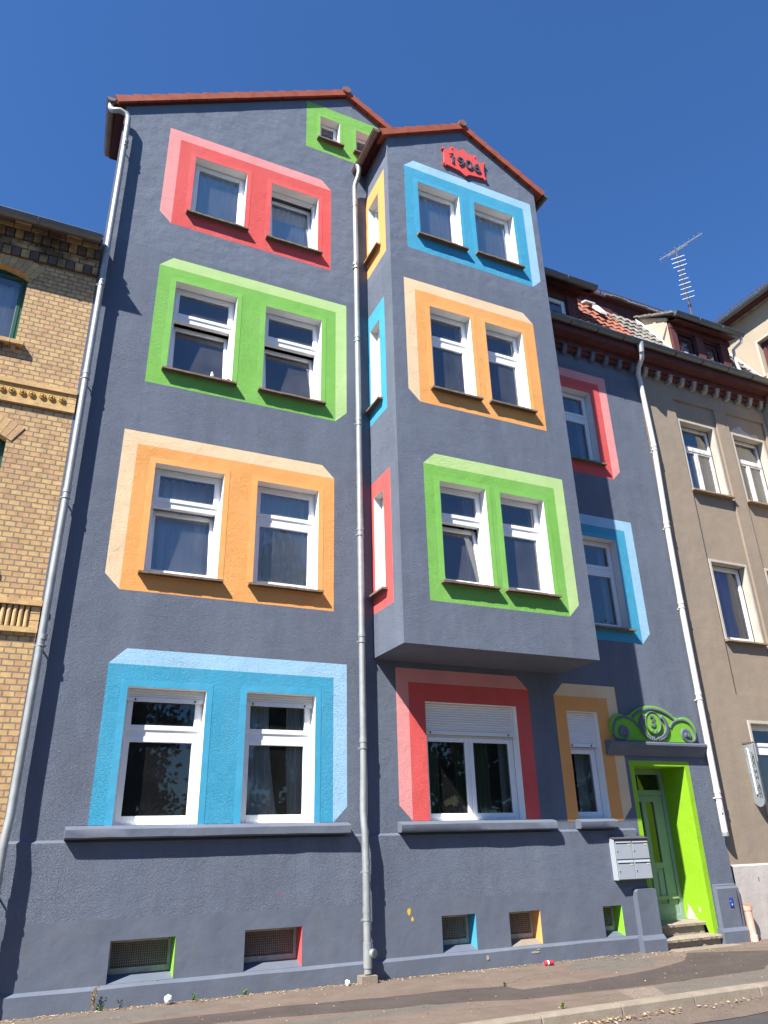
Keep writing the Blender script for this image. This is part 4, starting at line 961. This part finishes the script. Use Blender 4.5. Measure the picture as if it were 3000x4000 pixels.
mb.poly([(10.93, -.35, 11.36), (14.86, -.35, 11.36), (14.86, .6, 12.95), (10.93, .6, 12.95)], m_dred)
mb.build('roof', TH)
snowguard(TH, (10.94, .55, 13.46), (12.9, .55, 13.46))
# tan house dormer
mb = MB()
U0, U1 = 11.98, 13.87
mb.planar(rect(U0, U1, 11.45, 12.36), [], [rect(12.24, 12.69, 11.5, 12.18), rect(13.03, 13.48, 11.5, 12.18)], m_dred, lambda x, z: (x, YD, z))
for a, b in ((11.99, 12.15), (12.75, 12.98), (13.54, 13.78)): mb.box(a, b, YD - .06, YD - .002, 11.45, 12.24, m_redwood)
mb.box(U0, U1, YD - .07, YD - .003, 12.245, 12.37, m_redwood)
mb.quad((U0, -.50, 12.34), (U1, -.50, 12.34), (U1, YD, 12.42), (U0, YD, 12.42), m_redwood)
m_cheek = weather(mat('cheek_render', (.47, .40, .31), .85, var=.08, vscale=4, bump=.002), (.36, .3, .24), .4)
mb.planar([(YD, 11.58), (.56, 12.98), (.56, 13.06), (YD, 12.48)], [([(.02, 12.06), (-.20, 12.36), (-.20, 12.27), (-.04, 12.0)], m_rust)], [], m_cheek, lambda y, z: (U0 - .005, y, z))
mb.prismx([(-.26, 12.45), (-.26, 12.52), (.60, 13.12), (.60, 13.06)], U0 - .03, U0 + .02, m_tan_l)
for i in range(9): t = i / 9; y = -.5 + 1.1 * t; z = 12.46 + .60 * (y + .5); j = random.uniform(-.02, .02); mb.prismx([(y - .02, z), (y - .02, z + .05), (y + .15, z + .125), (y + .15, z + .085)], U0 - .12 + j, U0 + .2, m_gtile)
mb.prismx([(-.48, 12.46), (-.48, 12.50), (.62, 13.16), (.62, 13.10)], U0 + .15, U1 + .1, m_gtile)
mb.poly([(U1, YD, 11.5), (U1, .6, 12.9), (U1, .6, 13.1), (U1, YD, 12.4)], m_cheek)
mb.build('dormer', TH)
for a, b in ((12.242, 12.688), (13.032, 13.478)):
    window(lambda p: Vector((p[0], p[1] + YD, p[2])), TH, a, b, 11.502, 12.178, kind='single', d=.03, sill=False, deep=.5, mx=.05, frame_m=m_dred)
gutter('gutter', [(11.92, -.52, 12.48), (14.08, -.52, 12.48)], .085, m_gut, TH, joints=1)
mb = MB(); mb.tube([(14.02, -.52, 12.40), (14.02, -.50, 12.28), (13.93, -.42, 12.18), (13.86, -.36, 12.10), (13.87, -.33, 11.9), (13.90, -.33, 11.7), (13.92, -.36, 11.42)], .035, m_zinc_w, 8); mb.build('drainpipe', TH, smooth=True, label='short white pipe under the dormer gutter')
def fl(xa, xb, ya, yb):   # pale verge board where a wall meets the tiles
    mb = MB(); mb.prismx([(ya, mansard_z(ya) + .05), (ya, mansard_z(ya) + .12), (yb, mansard_z(yb) + .12), (yb, mansard_z(yb) + .05)], xa, xb, m_zinc_w); mb.build('zinc_flashing', TH)
fl(U0 - .12, U0 - .02, -.34, .55); fl(14.70, 14.82, -.30, .4)
# pipe between the two houses
rp = 10.90
pts = [(10.72, -.46, 11.30), (10.72, -.46, 11.10), (10.76, -.40, 10.98), (10.80, -.22, 10.85), (10.86, -.12, 10.74), (10.89, -.11, 10.6), (10.93, -.11, 9.0), (10.86, -.11, 7.2), (10.83, -.11, 5.5), (10.83, -.11, 3.0), (10.83, -.11, 1.58)]
def ex3(mb):
    mb.tube([(10.72, -.46, 11.31), (10.72, -.46, 11.06)], [.085, .055], m_zinc, 12)
    mb.box(10.765, 10.80, -.172, -.168, 1.90, 2.02, m_signwhite)
    mb.tube([(10.83, -.11, 1.60), (10.83, -.11, 1.54)], .056, m_zinc, 12)
pipe(pts, .052, m_zinc_w, TH, [(10.925, -.11, 9.0), (10.86, -.11, 7.25), (10.83, -.11, 5.6), (10.83, -.11, 3.9), (10.83, -.11, 2.25)], label='light grey drainpipe ending above the pavement', extra=ex3)

# sign fixed beside the tan house window
SG = thing('wall_sign', (11.8, -.1, 2.0), 'slim white lamp sign with dark lettering fixed edge-on beside the ground floor window', 'sign')
mb = MB()
sg = [(-.005, 3.05)] + [(-.215, 3.03)] + [(-.215, 2.10), (-.20, 2.04), (-.16, 2.0), (-.10, 1.985), (-.05, 2.01), (-.005, 2.06)]
mb.prismx(sg, 11.80, 11.835, mat('sign_pane', (.20, .225, .24), .3, var=.25, vscale=5, spec=.5)); mb.build('panel', SG, bevel=.004)
mb = MB(); mb.tube([(11.775, -.09, 2.97), (11.775, -.11, 2.95), (11.775, -.115, 2.2)], .014, m_signwhite, 8); mb.build('lamp_tube', SG, smooth=True)
mb = MB(); mb.tube([(11.818, y, z) for y, z in sg[1:]], .010, m_gut, 8); mb.box(11.79, 11.845, -.22, -.0, 3.05, 3.075, m_rust); mb.build('rim', SG, smooth=True)
mb = MB()
rr = random.Random(4); z = 2.90
for i in range(8):   # worn, illegible dark letters running down the pane
    h = .072; y0_, y1_ = -.165, -.195
    strokes = rr.choice([[((0, 0), (1, 0)), ((0, 0), (0, 1)), ((1, 0), (1, 1))], [((0, 0), (1, 1)), ((0, 1), (1, 1))], [((0, 0), (1, 0)), ((0, 1), (1, 1)), ((0, 0), (0, 1)), ((1, 0), (1, 1))], [((0, .5), (1, .5)), ((0, 0), (0, 1)), ((1, 0), (1, 1))]])
    for (a, b), (c, d_) in strokes: mb.tube([(11.797, -.15 - a * .04, z - b * h), (11.797, -.15 - c * .04, z - d_ * h)], .006, m_black, 5)
    z -= .098
mb.build('lettering', SG)

# ================================================================== TALL HOUSE AT FAR RIGHT
TL = thing('apartment_house', (16.5, 3, 0), 'taller beige house with dark eaves rising behind the tan house at the right edge', 'house')
mb = MB()
TTl = lambda p: Vector((14.87 + p[1], -p[0], p[2]))
m_beige = weather(mat('beige_render', (.40, .335, .25), .9, var=.07, vscale=2, bump=.003, bscale=50), (.3, .25, .19), .4)
q = MB(TTl); q.planar(rect(-9, 1.6, 0, 13.62), [], [rect(.33, 1.2, 11.7, 12.62)], m_beige, lambda x, z: (x, 0, z)); reveal(q, .33, 1.2, 11.7, 12.62, .15, m_beige)
q.build('wall', TL); q = MB()
q.poly([(14.87, -1.6, 0), (22, -1.6, 0), (22, -1.6, 13.6), (14.87, -1.6, 13.6)], m_beige)
q.build('front_wall', TL)
q = MB(TTl); e = .05; q.box(.27, .33, -.02, .002, 11.65, 12.68, m_tan_l); q.box(.331, 1.199, -.0195, .002, 12.621, 12.68, m_tan_l); q.build('window_surround', TL)
window(TTl, TL, .33, 1.2, 11.7, 12.62, kind='single', d=.12, frame_m=m_redwood, sill=False)
mb = MB(); mb.prism([(14.62, 13.60), (14.86, 13.50), (14.86, 13.64), (18, 15.6), (18, 15.7), (14.60, 13.66)], -1.8, 9, m_gtile); mb.box(14.60, 14.862, -1.8, 9, 13.53, 13.57, m_dred)
for i in range(30): y = -1.7 + i * .17; mb.box(14.56 + random.uniform(-.015, .015), 14.75, y, y + .16, 13.63, 13.665 + random.uniform(0, .01), m_gtile)
mb.build('roof', TL)
gutter('gutter', [(14.54, -1.8, 13.60), (14.54, 9, 13.60)], .08, m_gut, TL, joints=1)
mb = MB(); n = 34
mb.tube([(14.80, -1.7, 13.95), (14.80, 4, 13.95)], .010, m_rust, 6); mb.tube([(14.80, -1.7, 13.80), (14.80, 4, 13.80)], .010, m_rust, 6)
for i in range(50): y = -1.7 + i * .116; mb.tube([(14.80, y, 13.79), (14.80, y, 13.95)], .006, m_rust, 5)
for i in range(8): y = -1.6 + i * .8; mb.tube([(14.84, y, 13.70), (14.80, y, 13.98)], .016, m_rust, 5)
mb.build('snow_guard', TL)

# ================================================================== YELLOW BRICK HOUSE
YH = thing('brick_house', (-3, 0, 0), 'yellow brick house with dark patterned brick cornice, left of the painted house', 'house')
E0 = -.125
YW = [(-2.03, -1.035, 8.22, 9.40), (-1.93, -.885, 4.95, 6.68), (-4.8, -3.8, 8.22, 9.40), (-4.8, -3.8, 4.95, 6.68)]
def archpoly(x0, x1, z0, z1, rise=.13, n=12):
    xc = (x0 + x1) / 2; hw = (x1 - x0) / 2
    return [(x0, z0), (x1, z0)] + [(x1 - (x1 - x0) * i / n, z1 + rise * (1 - ((x1 - (x1 - x0) * i / n - xc) / hw) ** 2)) for i in range(n + 1)]
mb = MB()
holes = [archpoly(*w_) for w_ in YW]
mb.planar(rect(-9, E0, 0, 9.70), [], holes, m_brick, lambda x, z: (x, 0, z))
for w_, h in zip(YW, holes):
    for i in range(len(h)):
        a, b = h[i], h[(i + 1) % len(h)]; mb.quad((a[0], 0, a[1]), (b[0], 0, b[1]), (b[0], .14, b[1]), (a[0], .14, a[1]), m_byel)
mb.build('wall', YH)
mb = MB(); mb.poly([(-9, 10, 0), (E0, 10, 0), (E0, 10, 12), (-9, 10, 12)], m_brick); mb.build('back_wall', YH)
# segmental arches of upright bricks
for w_ in YW:
    x0, x1, z0, z1 = w_; xc = (x0 + x1) / 2; hw = (x1 - x0) / 2; n = 15; mb = MB()
    Rr = (hw * hw + .13 * .13) / (2 * .13); zc_ = z1 + .13 - Rr; a_ = math.asin(hw / Rr) * 1.12
    for i in range(n):
        t0 = -a_ + 2 * a_ * i / n + .0015; t1 = -a_ + 2 * a_ * (i + 1) / n - .0035
        P_ = [(xc + r * math.sin(t), zc_ + r * math.cos(t)) for r, t in ((Rr + .004, t0), (Rr + .004, t1), (Rr + .27, t1), (Rr + .27, t0))]
        mb.prism(P_, -.012 + random.uniform(-.002, .002), .003, random.choice([m_byel, m_byel, m_bpink]))
    mb.build('brick_arch', YH)
for w_ in YW:
    x0, x1, z0, z1 = w_; mb = MB(); d = .13
    bars(mb, x0 + .002, x1 - .002, z0 + .002, z1 + .13, .06, d, d + .07, m_greenframe); 
    win = mb.build('window', YH, bevel=.004)
    sash(T_main, win, x0 + .05, x1 - .05, z0 + .05, z1 + .05, d - .01, .05, m_=m_greenframe); room(T_main, win, x0, x1, z0, z1 + .13, d + .08, 1.2, m_room)
    curtain(T_main, win, x0 + .1, x1 - .02, z0 + .05, z1, d + .2, m_curt, folds=6, seed=61)
    mb = MB(); n = 7; L = (x1 - x0 + .24) / n
    for i in range(n): mb.box(x0 - .12 + i * L + .003, x0 - .12 + (i + 1) * L - .003, -.09, -.001, z0 - .07, z0 - .003, m_byel)
    for i in range(n): mb.box(x0 - .10 + i * L + .003, x0 - .10 + i * L + .06, -.05, -.001, z0 - .15, z0 - .073, m_bpur if i % 2 else m_bpink)
    mb.build('brick_sill', win, bevel=.004)
# cornice
mb = MB(); mb.box(-9, E0, -.02, .2, 9.70, 10.36, m_mort)
def course(z, h, y, pitch, cols2, gap=.01, off=0, wobb=.004, x0=-5.2, skip=None, fill=.86):
    x = x0 + off; i = 0
    while x < E0 - .02:
        b = min(x + pitch * fill, E0); mb.box(x, b, y + random.uniform(-wobb, wobb), -.019, z, z + h, cols2[i % len(cols2)]); x += pitch; i += 1
course(9.72, .13, -.06, .125, [m_bsoot, m_bpur], fill=.9); course(9.865, .065, -.075, .24, [m_bsoot, m_bsoot, m_bsoot], fill=.955)
course(9.94, .065, -.05, .24, [m_bsoot], fill=.955, off=.1); course(10.015, .135, -.11, .125, [m_bpur, m_bsoot], fill=.9)
course(10.16, .07, -.13, .24, [m_bsoot, m_bsoot], fill=.955); course(10.24, .07, -.17, .24, [m_bpur, m_bsoot, m_bpur], fill=.955)
mb.build('brick_cornice', YH, bevel=.004)
gutter('gutter', [(-9, -.35, 10.20), (E0 - .02, -.35, 10.20)], .085, m_gut, YH, joints=1)
mb = MB(); mb.prismx([(-.30, 10.22), (-.30, 10.26), (5, 13.2), (5, 13.1)], -9, E0, mat('dark_sheet_roof', (.05, .05, .055), .6, var=.1)); mb.box(-9, E0, -.27, .0, 10.32, 10.34, m_dred); mb.build('roof', YH)
# rosette frieze
mb = MB(); mb.box(-9, E0 + .01, -.055, -.001, 7.53, 7.60, m_byel); mb.box(-9, E0 + .01, -.04, -.001, 7.24, 7.31, m_byel); mb.box(-9, -.24, -.03, -.0015, 7.312, 7.528, m_terra)
for i in range(3): mb.box(-.235, E0 + .008, -.03 - .001 * i, -.0015, 7.314 + i * .073, 7.314 + i * .073 + .066, m_byel)
k = 0; x = -.305
while x > -5:
    mb.tube([(x, -.031, 7.42), (x, -.046, 7.42)], [.047, .042], m_terra, 14); mb.ball((x, -.05, 7.42), .022, m_terra, 1, .8, 1, 6); mb.tube([(x + .036 * math.cos(t), -.046, 7.42 + .036 * math.sin(t)) for t in [j * .6 for j in range(12)]], .008, m_terra, 6)
    x -= .118 + (.018 if k % 2 == 0 else 0); k += 1
mb.build('rosette_frieze', YH, smooth=False)
# fluted frieze
mb = MB(); mb.box(-9, E0 + .02, -.07, -.001, 4.40, 4.47, m_byel); mb.box(-9, E0 + .012, -.05, -.001, 4.06, 4.125, m_byel); mb.box(-9, -.225, -.01, -.0015, 4.127, 4.398, m_mort)
for i in range(3): mb.box(-.222, E0 + .01, -.035 - .001 * i, -.0015, 4.13 + i * .09, 4.13 + i * .09 + .082, m_byel)
x = -.262
while x > -5: mb.tube([(x, -.02, 4.13), (x, -.02, 4.395)], .028, m_byel, 10); x -= .068
mb.build('fluted_frieze', YH)

# ================================================================== THINGS ON AND IN FRONT OF THE HOUSES
# mailbox
MBX = thing('mailbox', (8.77, -.07, .97), 'grey metal bank of four mailboxes on the wall left of the lime green doorway', 'mailbox')
x0, x1, z0, z1, yf = 8.42, 9.10, .972, 1.585, -.135
mb = MB(); mb.prismx([(-.005, z0), (yf + .005, z0), (yf + .005, z1 - .055), (-.005, z1 - .012)], x0 + .004, x1 - .004, m_mail); mb.build('body', MBX, bevel=.004)
mb = MB(); mb.prismx([(-.002, z1 - .012), (yf - .022, z1 - .048), (yf - .022, z1 - .036), (-.002, z1)], x0 - .006, x1 + .006, m_mail_d)
mb.prismx([(yf + .0, z1 - .062), (yf - .018, z1 - .055), (yf - .018, z1 - .05), (yf + .0, z1 - .048)], x0, x1, m_mail_d); mb.build('lid', MBX, bevel=.002)
mb = MB(); mb.prismx([(-.004, z0 - .002), (yf - .006, z0 - .002), (yf - .006, z1 - .06), (-.004, z1 - .02)], x0 - .004, x0 + .003, m_mail); mb.build('side_panel', MBX, bevel=.002)
for i in range(2):
    for j in range(2):
        a = x0 + .015 + i * .332; b = a + .322; c = z0 + .008 + j * .278; d = c + .268
        q = MB(); q.box(a, b, yf - .004, yf + .004, c, d - .045, m_mail); dr = q.build('mailbox_door', MBX, bevel=.003)
        q = MB(); q.prismx([(yf - .012, d - .040), (yf - .012, d - .036), (yf, d - .006), (yf, d - .04)], a + .008, b - .008, m_mail); q.box(a + .012, b - .012, yf - .0045, yf + .002, d - .054, d - .041, m_black); q.build('slot_flap', dr)
        q = MB(); q.box(b - .075, b - .02, yf - .007, yf - .003, d - .078, d - .056, mat('name_card', (.62, .52, .34), .6, var=.1, vscale=30)); q.build('name_card', dr)
        q = MB(); q.tube([(a + .025, yf - .003, c + .12), (a + .025, yf - .012, c + .12)], .008, m_steel, 10); q.box(a + .018, a + .030, yf - .016, yf - .011, c + .112, c + .118, m_black); q.build('lock', dr)
# blue number plate
mb = MB(); mb.box(10.655, 10.735, -.096, -.090, .50, .63, m_bluesign)
mb.poly([(10.70 + .018 * math.cos(a * math.pi / 5) * (1 if a % 2 == 0 else .45), -.0965, .535 + .018 * math.sin(a * math.pi / 5) * (1 if a % 2 == 0 else .45)) for a in range(10)], m_signwhite)
mb.tube([(10.672, -.0965, .585), (10.688, -.0965, .575)], .004, m_signwhite, 5)
mb.build('utility_plate', loc=(10.69, -.09, .5), label='small blue plate with white marks on the wall right of the doorway', cat='sign')
# pink standpipe
SP = thing('standpipe', (10.97, -.14, 0), 'pink plastic drain standpipe with orange plug in front of the pale plinth', 'pipe')
mb = MB(); mb.tube([(10.985, -.14, 0), (10.97, -.14, .46)], .055, m_pinkpipe, 16); mb.tube([(10.985, -.14, .0), (10.983, -.14, .09)], .066, m_pinkpipe, 16); mb.tube([(10.97, -.14, .44), (10.968, -.14, .50)], .064, m_pinkpipe, 16); mb.build('pipe', SP, smooth=True)
mb = MB(); mb.tube([(10.972, -.155, .495), (10.97, -.165, .515)], [.05, .042], m_orangeplug, 14); mb.build('plug', SP, smooth=True)
# tv antenna
AN = thing('tv_antenna', (13.82, .5, 13.2), 'tall rooftop television antenna with horizontal rods on the tan house dormer', 'antenna')
mb = MB(); mb.tube([(13.84, .5, 13.1), (13.83, .5, 14.5), (13.81, .5, 16.0)], .022, m_rust, 8); mb.tube([(13.84, .5, 14.02), (13.84, .5, 14.10)], .038, m_black, 8); mb.build('mast', AN, smooth=True)
dr_ = Vector((.605, -.796, 0)); 
mb = MB(); mb.tube([(13.80, .46, 14.2), (13.76, .46, 15.62)], .013, m_black, 6)
for i in range(10):
    t = i / 9; z = 14.27 + 1.33 * (t ** .97); L = .15 + .02 * math.sin(i * 2) - (.05 if 4 <= i <= 6 else 0) + (.03 if i > 7 else 0); c = Vector((13.80 - .04 * t, .45, z))
    mb.tube([c - dr_ * L, c + dr_ * L], .0055, m_steel, 6)
mb.build('rod_array', AN, smooth=True)
bd = Vector((.31, -1.13, 0)).normalized(); sd = Vector((bd.y, -bd.x, 0)); bc = Vector((13.82, .5, 15.93))
mb = MB(); mb.tube([bc - bd * .48, bc + bd * .75], .013, m_steel, 6); mb.tube([bc - bd * .25 - Vector((0, 0, .05)), bc + bd * .32 - Vector((0, 0, .05))], .010, m_steel, 6)
for i in range(9): c = bc - bd * .4 + bd * (1.1 * i / 8); mb.tube([c - sd * .10, c + sd * .10], .006, m_steel, 5)
c = bc - bd * .48
for a in (-1, 1): mb.tube([c, c + Vector((0, .02, a * .17)) + bd * .07], .006, m_black, 5)
mb.build('top_array', AN, smooth=True)
# figurine and stone on a sill
mb = MB(); mb.ball((1.76, -.045, 8.36), .030, m_white, 1, .8, 1.1); mb.ball((1.755, -.045, 8.405), .020, m_white); mb.ball((1.757, -.045, 8.427), .009, m_white)
mb.build('figurine', loc=(1.76, -.045, 8.33), smooth=True, label='small white figurine on the sill of a green framed window', cat='figurine')
mb = MB(); mb.ball((2.02, -.045, 8.345), .032, mat('brown_stone', (.30, .17, .12), .8, var=.2, vscale=20), 1.2, .9, .6); mb.build('stone', loc=(2.02, -.045, 8.33), smooth=True, label='brown stone lying on the sill beside the white figurine', cat='stone')
# potted flowers behind the ground floor window
PT = thing('potted_plant', (5.80, .42, 1.9), 'pot of pale yellow flowers inside the wide red framed window', 'plant')
mb = MB(); mb.tube([(5.80, .34, 1.86), (5.80, .34, 1.95)], [.045, .06], m_byel, 14); mb.build('pot', PT, smooth=True)
mb = MB(); mfl = mat('pale_yellow_petals', (.80, .72, .30), .7, var=.1, vscale=30); mlf = mat('plant_leaf', (.05, .09, .03), .6, var=.2)
rr = random.Random(9)
for cx_, cz_, r_ in ((5.88, 2.12, .085), (5.79, 2.11, .05), (5.74, 2.09, .045)):
    for k in range(26):
        a = 2 * math.pi * k / 26; q = rr.uniform(.75, 1); mb.tube([(cx_, .29, cz_), (cx_ + r_ * q * math.cos(a), .27 + rr.uniform(-.02, .02), cz_ + r_ * q * math.sin(a))], [.010, .007], mfl, 5)
    mb.ball((cx_, .285, cz_), r_ * .45, mfl)
mb.build('flower', PT)
mb = MB()
for k in range(30): a = rr.uniform(0, 6.28); mb.tube([(5.80, .33, 1.94), (5.78 + .05 * math.cos(a), .32 + .02 * math.sin(a), 2.01), (5.78 + .14 * math.cos(a), .31 + .03 * math.sin(a), 2.0 + rr.uniform(-.02, .1))], [.006, .012, .003], mlf, 5, .4)
mb.build('leaves', PT)

# crumpled paper, can, weeds
def crumple(name, c, r, m_, label, cat, sd, sy=1, sz=1):
    rr = random.Random(sd); bm = bmesh.new(); bmesh.ops.create_icosphere(bm, subdivisions=2, radius=r)
    dirs = [Vector((rr.gauss(0, 1), rr.gauss(0, 1), rr.gauss(0, 1))).normalized() for _ in range(14)]
    for v in bm.verts:
        n_ = v.co.normalized(); k = rr.uniform(.86, 1.08) * min(1.0, min(.66 + .7 * (1 - max(n_.dot(q), 0)) for q in dirs)); v.co = Vector((v.co.x * k, v.co.y * k * sy, v.co.z * k * sz))
    mn = min(v.co.z for v in bm.verts)
    for v in bm.verts: v.co.z -= mn
    me = bpy.data.meshes.new(name); bm.to_mesh(me); bm.free(); me.materials.append(m_)
    o = bpy.data.objects.new(name, me); col.objects.link(o); o.location = c; o.rotation_euler = (0, 0, rr.uniform(0, 6)); props(o, label, cat)
    return o
m_pap = mat('waste_paper', (.55, .55, .62), .7, var=.12, vscale=25)
crumple('crumpled_paper', (1.83, -.16, 0), .062, m_pap, 'crumpled ball of white paper against the plinth below the leftmost cellar window', 'paper', 4, .8, 1.15)
crumple('paper_scrap', (3.98, -.17, 0), .075, mat('white_tissue', (.8, .79, .78), .8, var=.06, vscale=20), 'flattened white paper scrap left of the drainpipe foot', 'paper', 8, .6, .5)
mb = MB(); mred = mat('can_red', (.50, .03, .05), .35, var=.1, vscale=20)
mb.tube([(6.82, -.29, .033), (6.83, -.29, .033), (6.88, -.30, .030), (6.93, -.31, .033), (6.94, -.31, .033)], [.024, .031, .028, .031, .026], mred, 14); mb.tube([(6.855, -.296, .032), (6.875, -.30, .031)], .0318, m_signwhite, 14)
mb.build('drinks_can', loc=(6.88, -.3, 0), smooth=True, label='crushed red drinks can lying on the pavement near the wall', cat='can')
m_weed = mat('weed_green', (.13, .24, .04), .7, var=.3, vscale=20); m_dry = mat('dry_weed', (.34, .22, .10), .85, var=.3, vscale=20)
def weed(x, y, h, n, m_, label, sd, spread=.6, cat='weed'):
    rr = random.Random(sd); t_ = thing('weed', (x, y, 0), label, cat); mb = MB()
    for k in range(n):
        a = rr.uniform(0, 6.28); s = rr.uniform(.2, 1) * spread; hh = h * rr.uniform(.5, 1)
        mb.tube([(x, y, 0), (x + s * hh * .4 * math.cos(a), y + s * hh * .4 * math.sin(a) * .5, hh * .6), (x + s * hh * math.cos(a), y - abs(s * hh * math.sin(a)) * .5, hh)], [.003, .003, .001], m_, 4)
    mb.build('stem', t_); mb = MB()
    for k in range(n * 5):
        a = rr.uniform(0, 6.28); s = rr.uniform(.1, 1) * spread; hh = h * rr.uniform(.15, 1); c = Vector((x + s * hh * math.cos(a), y - abs(s * hh * math.sin(a)) * .5, hh))
        d = Vector((rr.uniform(-1, 1), rr.uniform(-1, .2), rr.uniform(-.3, 1))).normalized() * .022; e = d.cross(Vector((rr.random(), rr.random(), rr.random()))).normalized() * .008
        mb.poly([c, c + d * .5 + e, c + d, c + d * .5 - e], m_)
    mb.build('leaves', t_)
weed(1.05, -.12, .24, 12, m_dry, 'tall dried brown weed against the plinth near the left corner', 1, .22)
weed(1.13, -.14, .05, 6, m_weed, 'low green weed at the foot of the dried brown weed', 2)
weed(1.33, -.12, .08, 4, mat('dark_weed', (.06, .07, .05), .8, var=.2), 'sparse dark weed between the dried weed and the crumpled paper', 3)
weed(2.13, -.12, .06, 7, m_weed, 'small green weed right of the crumpled paper', 4); weed(2.72, -.11, .055, 6, m_weed, 'small green weed below the red edged cellar window', 5)
weed(5.35, -2.62, .05, 12, mat('kerb_grass', (.24, .27, .10), .8, var=.2), 'tuft of yellowish grass growing in the kerb joint', 6); weed(5.54, -1.26, .035, 9, MATS['kerb_grass'], 'tuft of grass growing from a pavement crack', 7)
weed(11.06, -.10, .10, 8, m_weed, 'green weed at the foot of the pink standpipe', 8)
# fallen leaves and crumbs of litter: nobody could count them
rr = random.Random(11); mb = MB()
lm = [mat('leaf_buff', (.36, .25, .12), .8, var=.2, vscale=30), mat('leaf_pale', (.46, .37, .25), .8, var=.2, vscale=30), mat('leaf_brown', (.24, .15, .08), .8, var=.2, vscale=30)]
def leaf(x, y, z, s):
    a = rr.uniform(0, 6.28); u = Vector((math.cos(a), math.sin(a), rr.uniform(-.2, .3))) * s; v = Vector((-math.sin(a), math.cos(a), rr.uniform(-.3, .3))) * s * .35; c = Vector((x, y, z))
    mb.add([c - u * .5, c + v + Vector((0, 0, s * .12)), c + u * .5, c - v + Vector((0, 0, s * .1))], [(0, 1, 2, 3)], rr.choice(lm))
for i in range(1700): x = rr.uniform(-.5, 9); leaf(x, -.10 - abs(rr.gauss(0, .07)), rr.uniform(.002, .012), rr.uniform(.008, .030))
for i in range(620): leaf(rr.uniform(-.5, 12), rr.uniform(-2.6, -.1), .004, rr.uniform(.008, .032))
for i in range(60): leaf(rr.gauss(8.5, .8), -.15 + rr.gauss(-.3, .15), .004, rr.uniform(.015, .04))
for i in range(520): x = rr.choice([rr.gauss(5.5, .45), rr.gauss(4.4, .4), rr.uniform(3.5, 9.5)]); leaf(x, -2.86 - abs(rr.gauss(0, .11)), -.088 + rr.uniform(0, .015), rr.uniform(.015, .055))
for i in range(30): leaf(rr.uniform(1.35, 1.85), rr.uniform(-.05, .1), .228, rr.uniform(.008, .02))
mb.build('fallen_leaves', kind='stuff', label='fallen leaves and bits of litter along the wall and kerb')

# trees across the street, as mirrored in the panes: one far mass
rr = random.Random(21); mb = MB(); mt = mat('far_foliage', (.045, .075, .022), .8, var=.35, vscale=1.2); mtr = mat('far_trunk', (.08, .06, .045), .9, var=.2)
cl = []
for i in range(200):
    cl.append((Vector((-30 + i * .36, -29 + rr.uniform(-1, 1), rr.uniform(.5, 12))), rr.uniform(1.1, 1.9)))
for i in range(16):
    x = -26 + i * 4.2 + rr.uniform(-1, 1); h = rr.uniform(12, 14.3)
    if i == 8: x, h = 10.8, 15.5
    y = -25 + rr.uniform(-1.5, 1.5); mb.tube([(x, y, -.13), (x + .2, y, h * .5), (x, y, h * .8)], [.25, .18, .06], mtr, 8)
    for k in range(70): a = rr.uniform(0, 6.28); q = rr.random() ** .5; cl.append((Vector((x + 2.3 * q * math.cos(a), y + 2 * q * math.sin(a), h * rr.uniform(.08, 1))), rr.uniform(.6, 1.1)))
for c, r_ in cl:
    for k in range(110):
        p = c + Vector((rr.gauss(0, .5), rr.gauss(0, .5), rr.gauss(0, .42))) * r_; d = Vector((rr.gauss(0, 1), rr.gauss(0, 1), rr.gauss(0, 1))).normalized() * .15; e = d.orthogonal().normalized() * .09
        mb.add([p - d, p + e, p + d, p - e], [(0, 1, 2, 3)], mt)
mb.build('treeline', kind='stuff', label='row of dark green trees across the street')
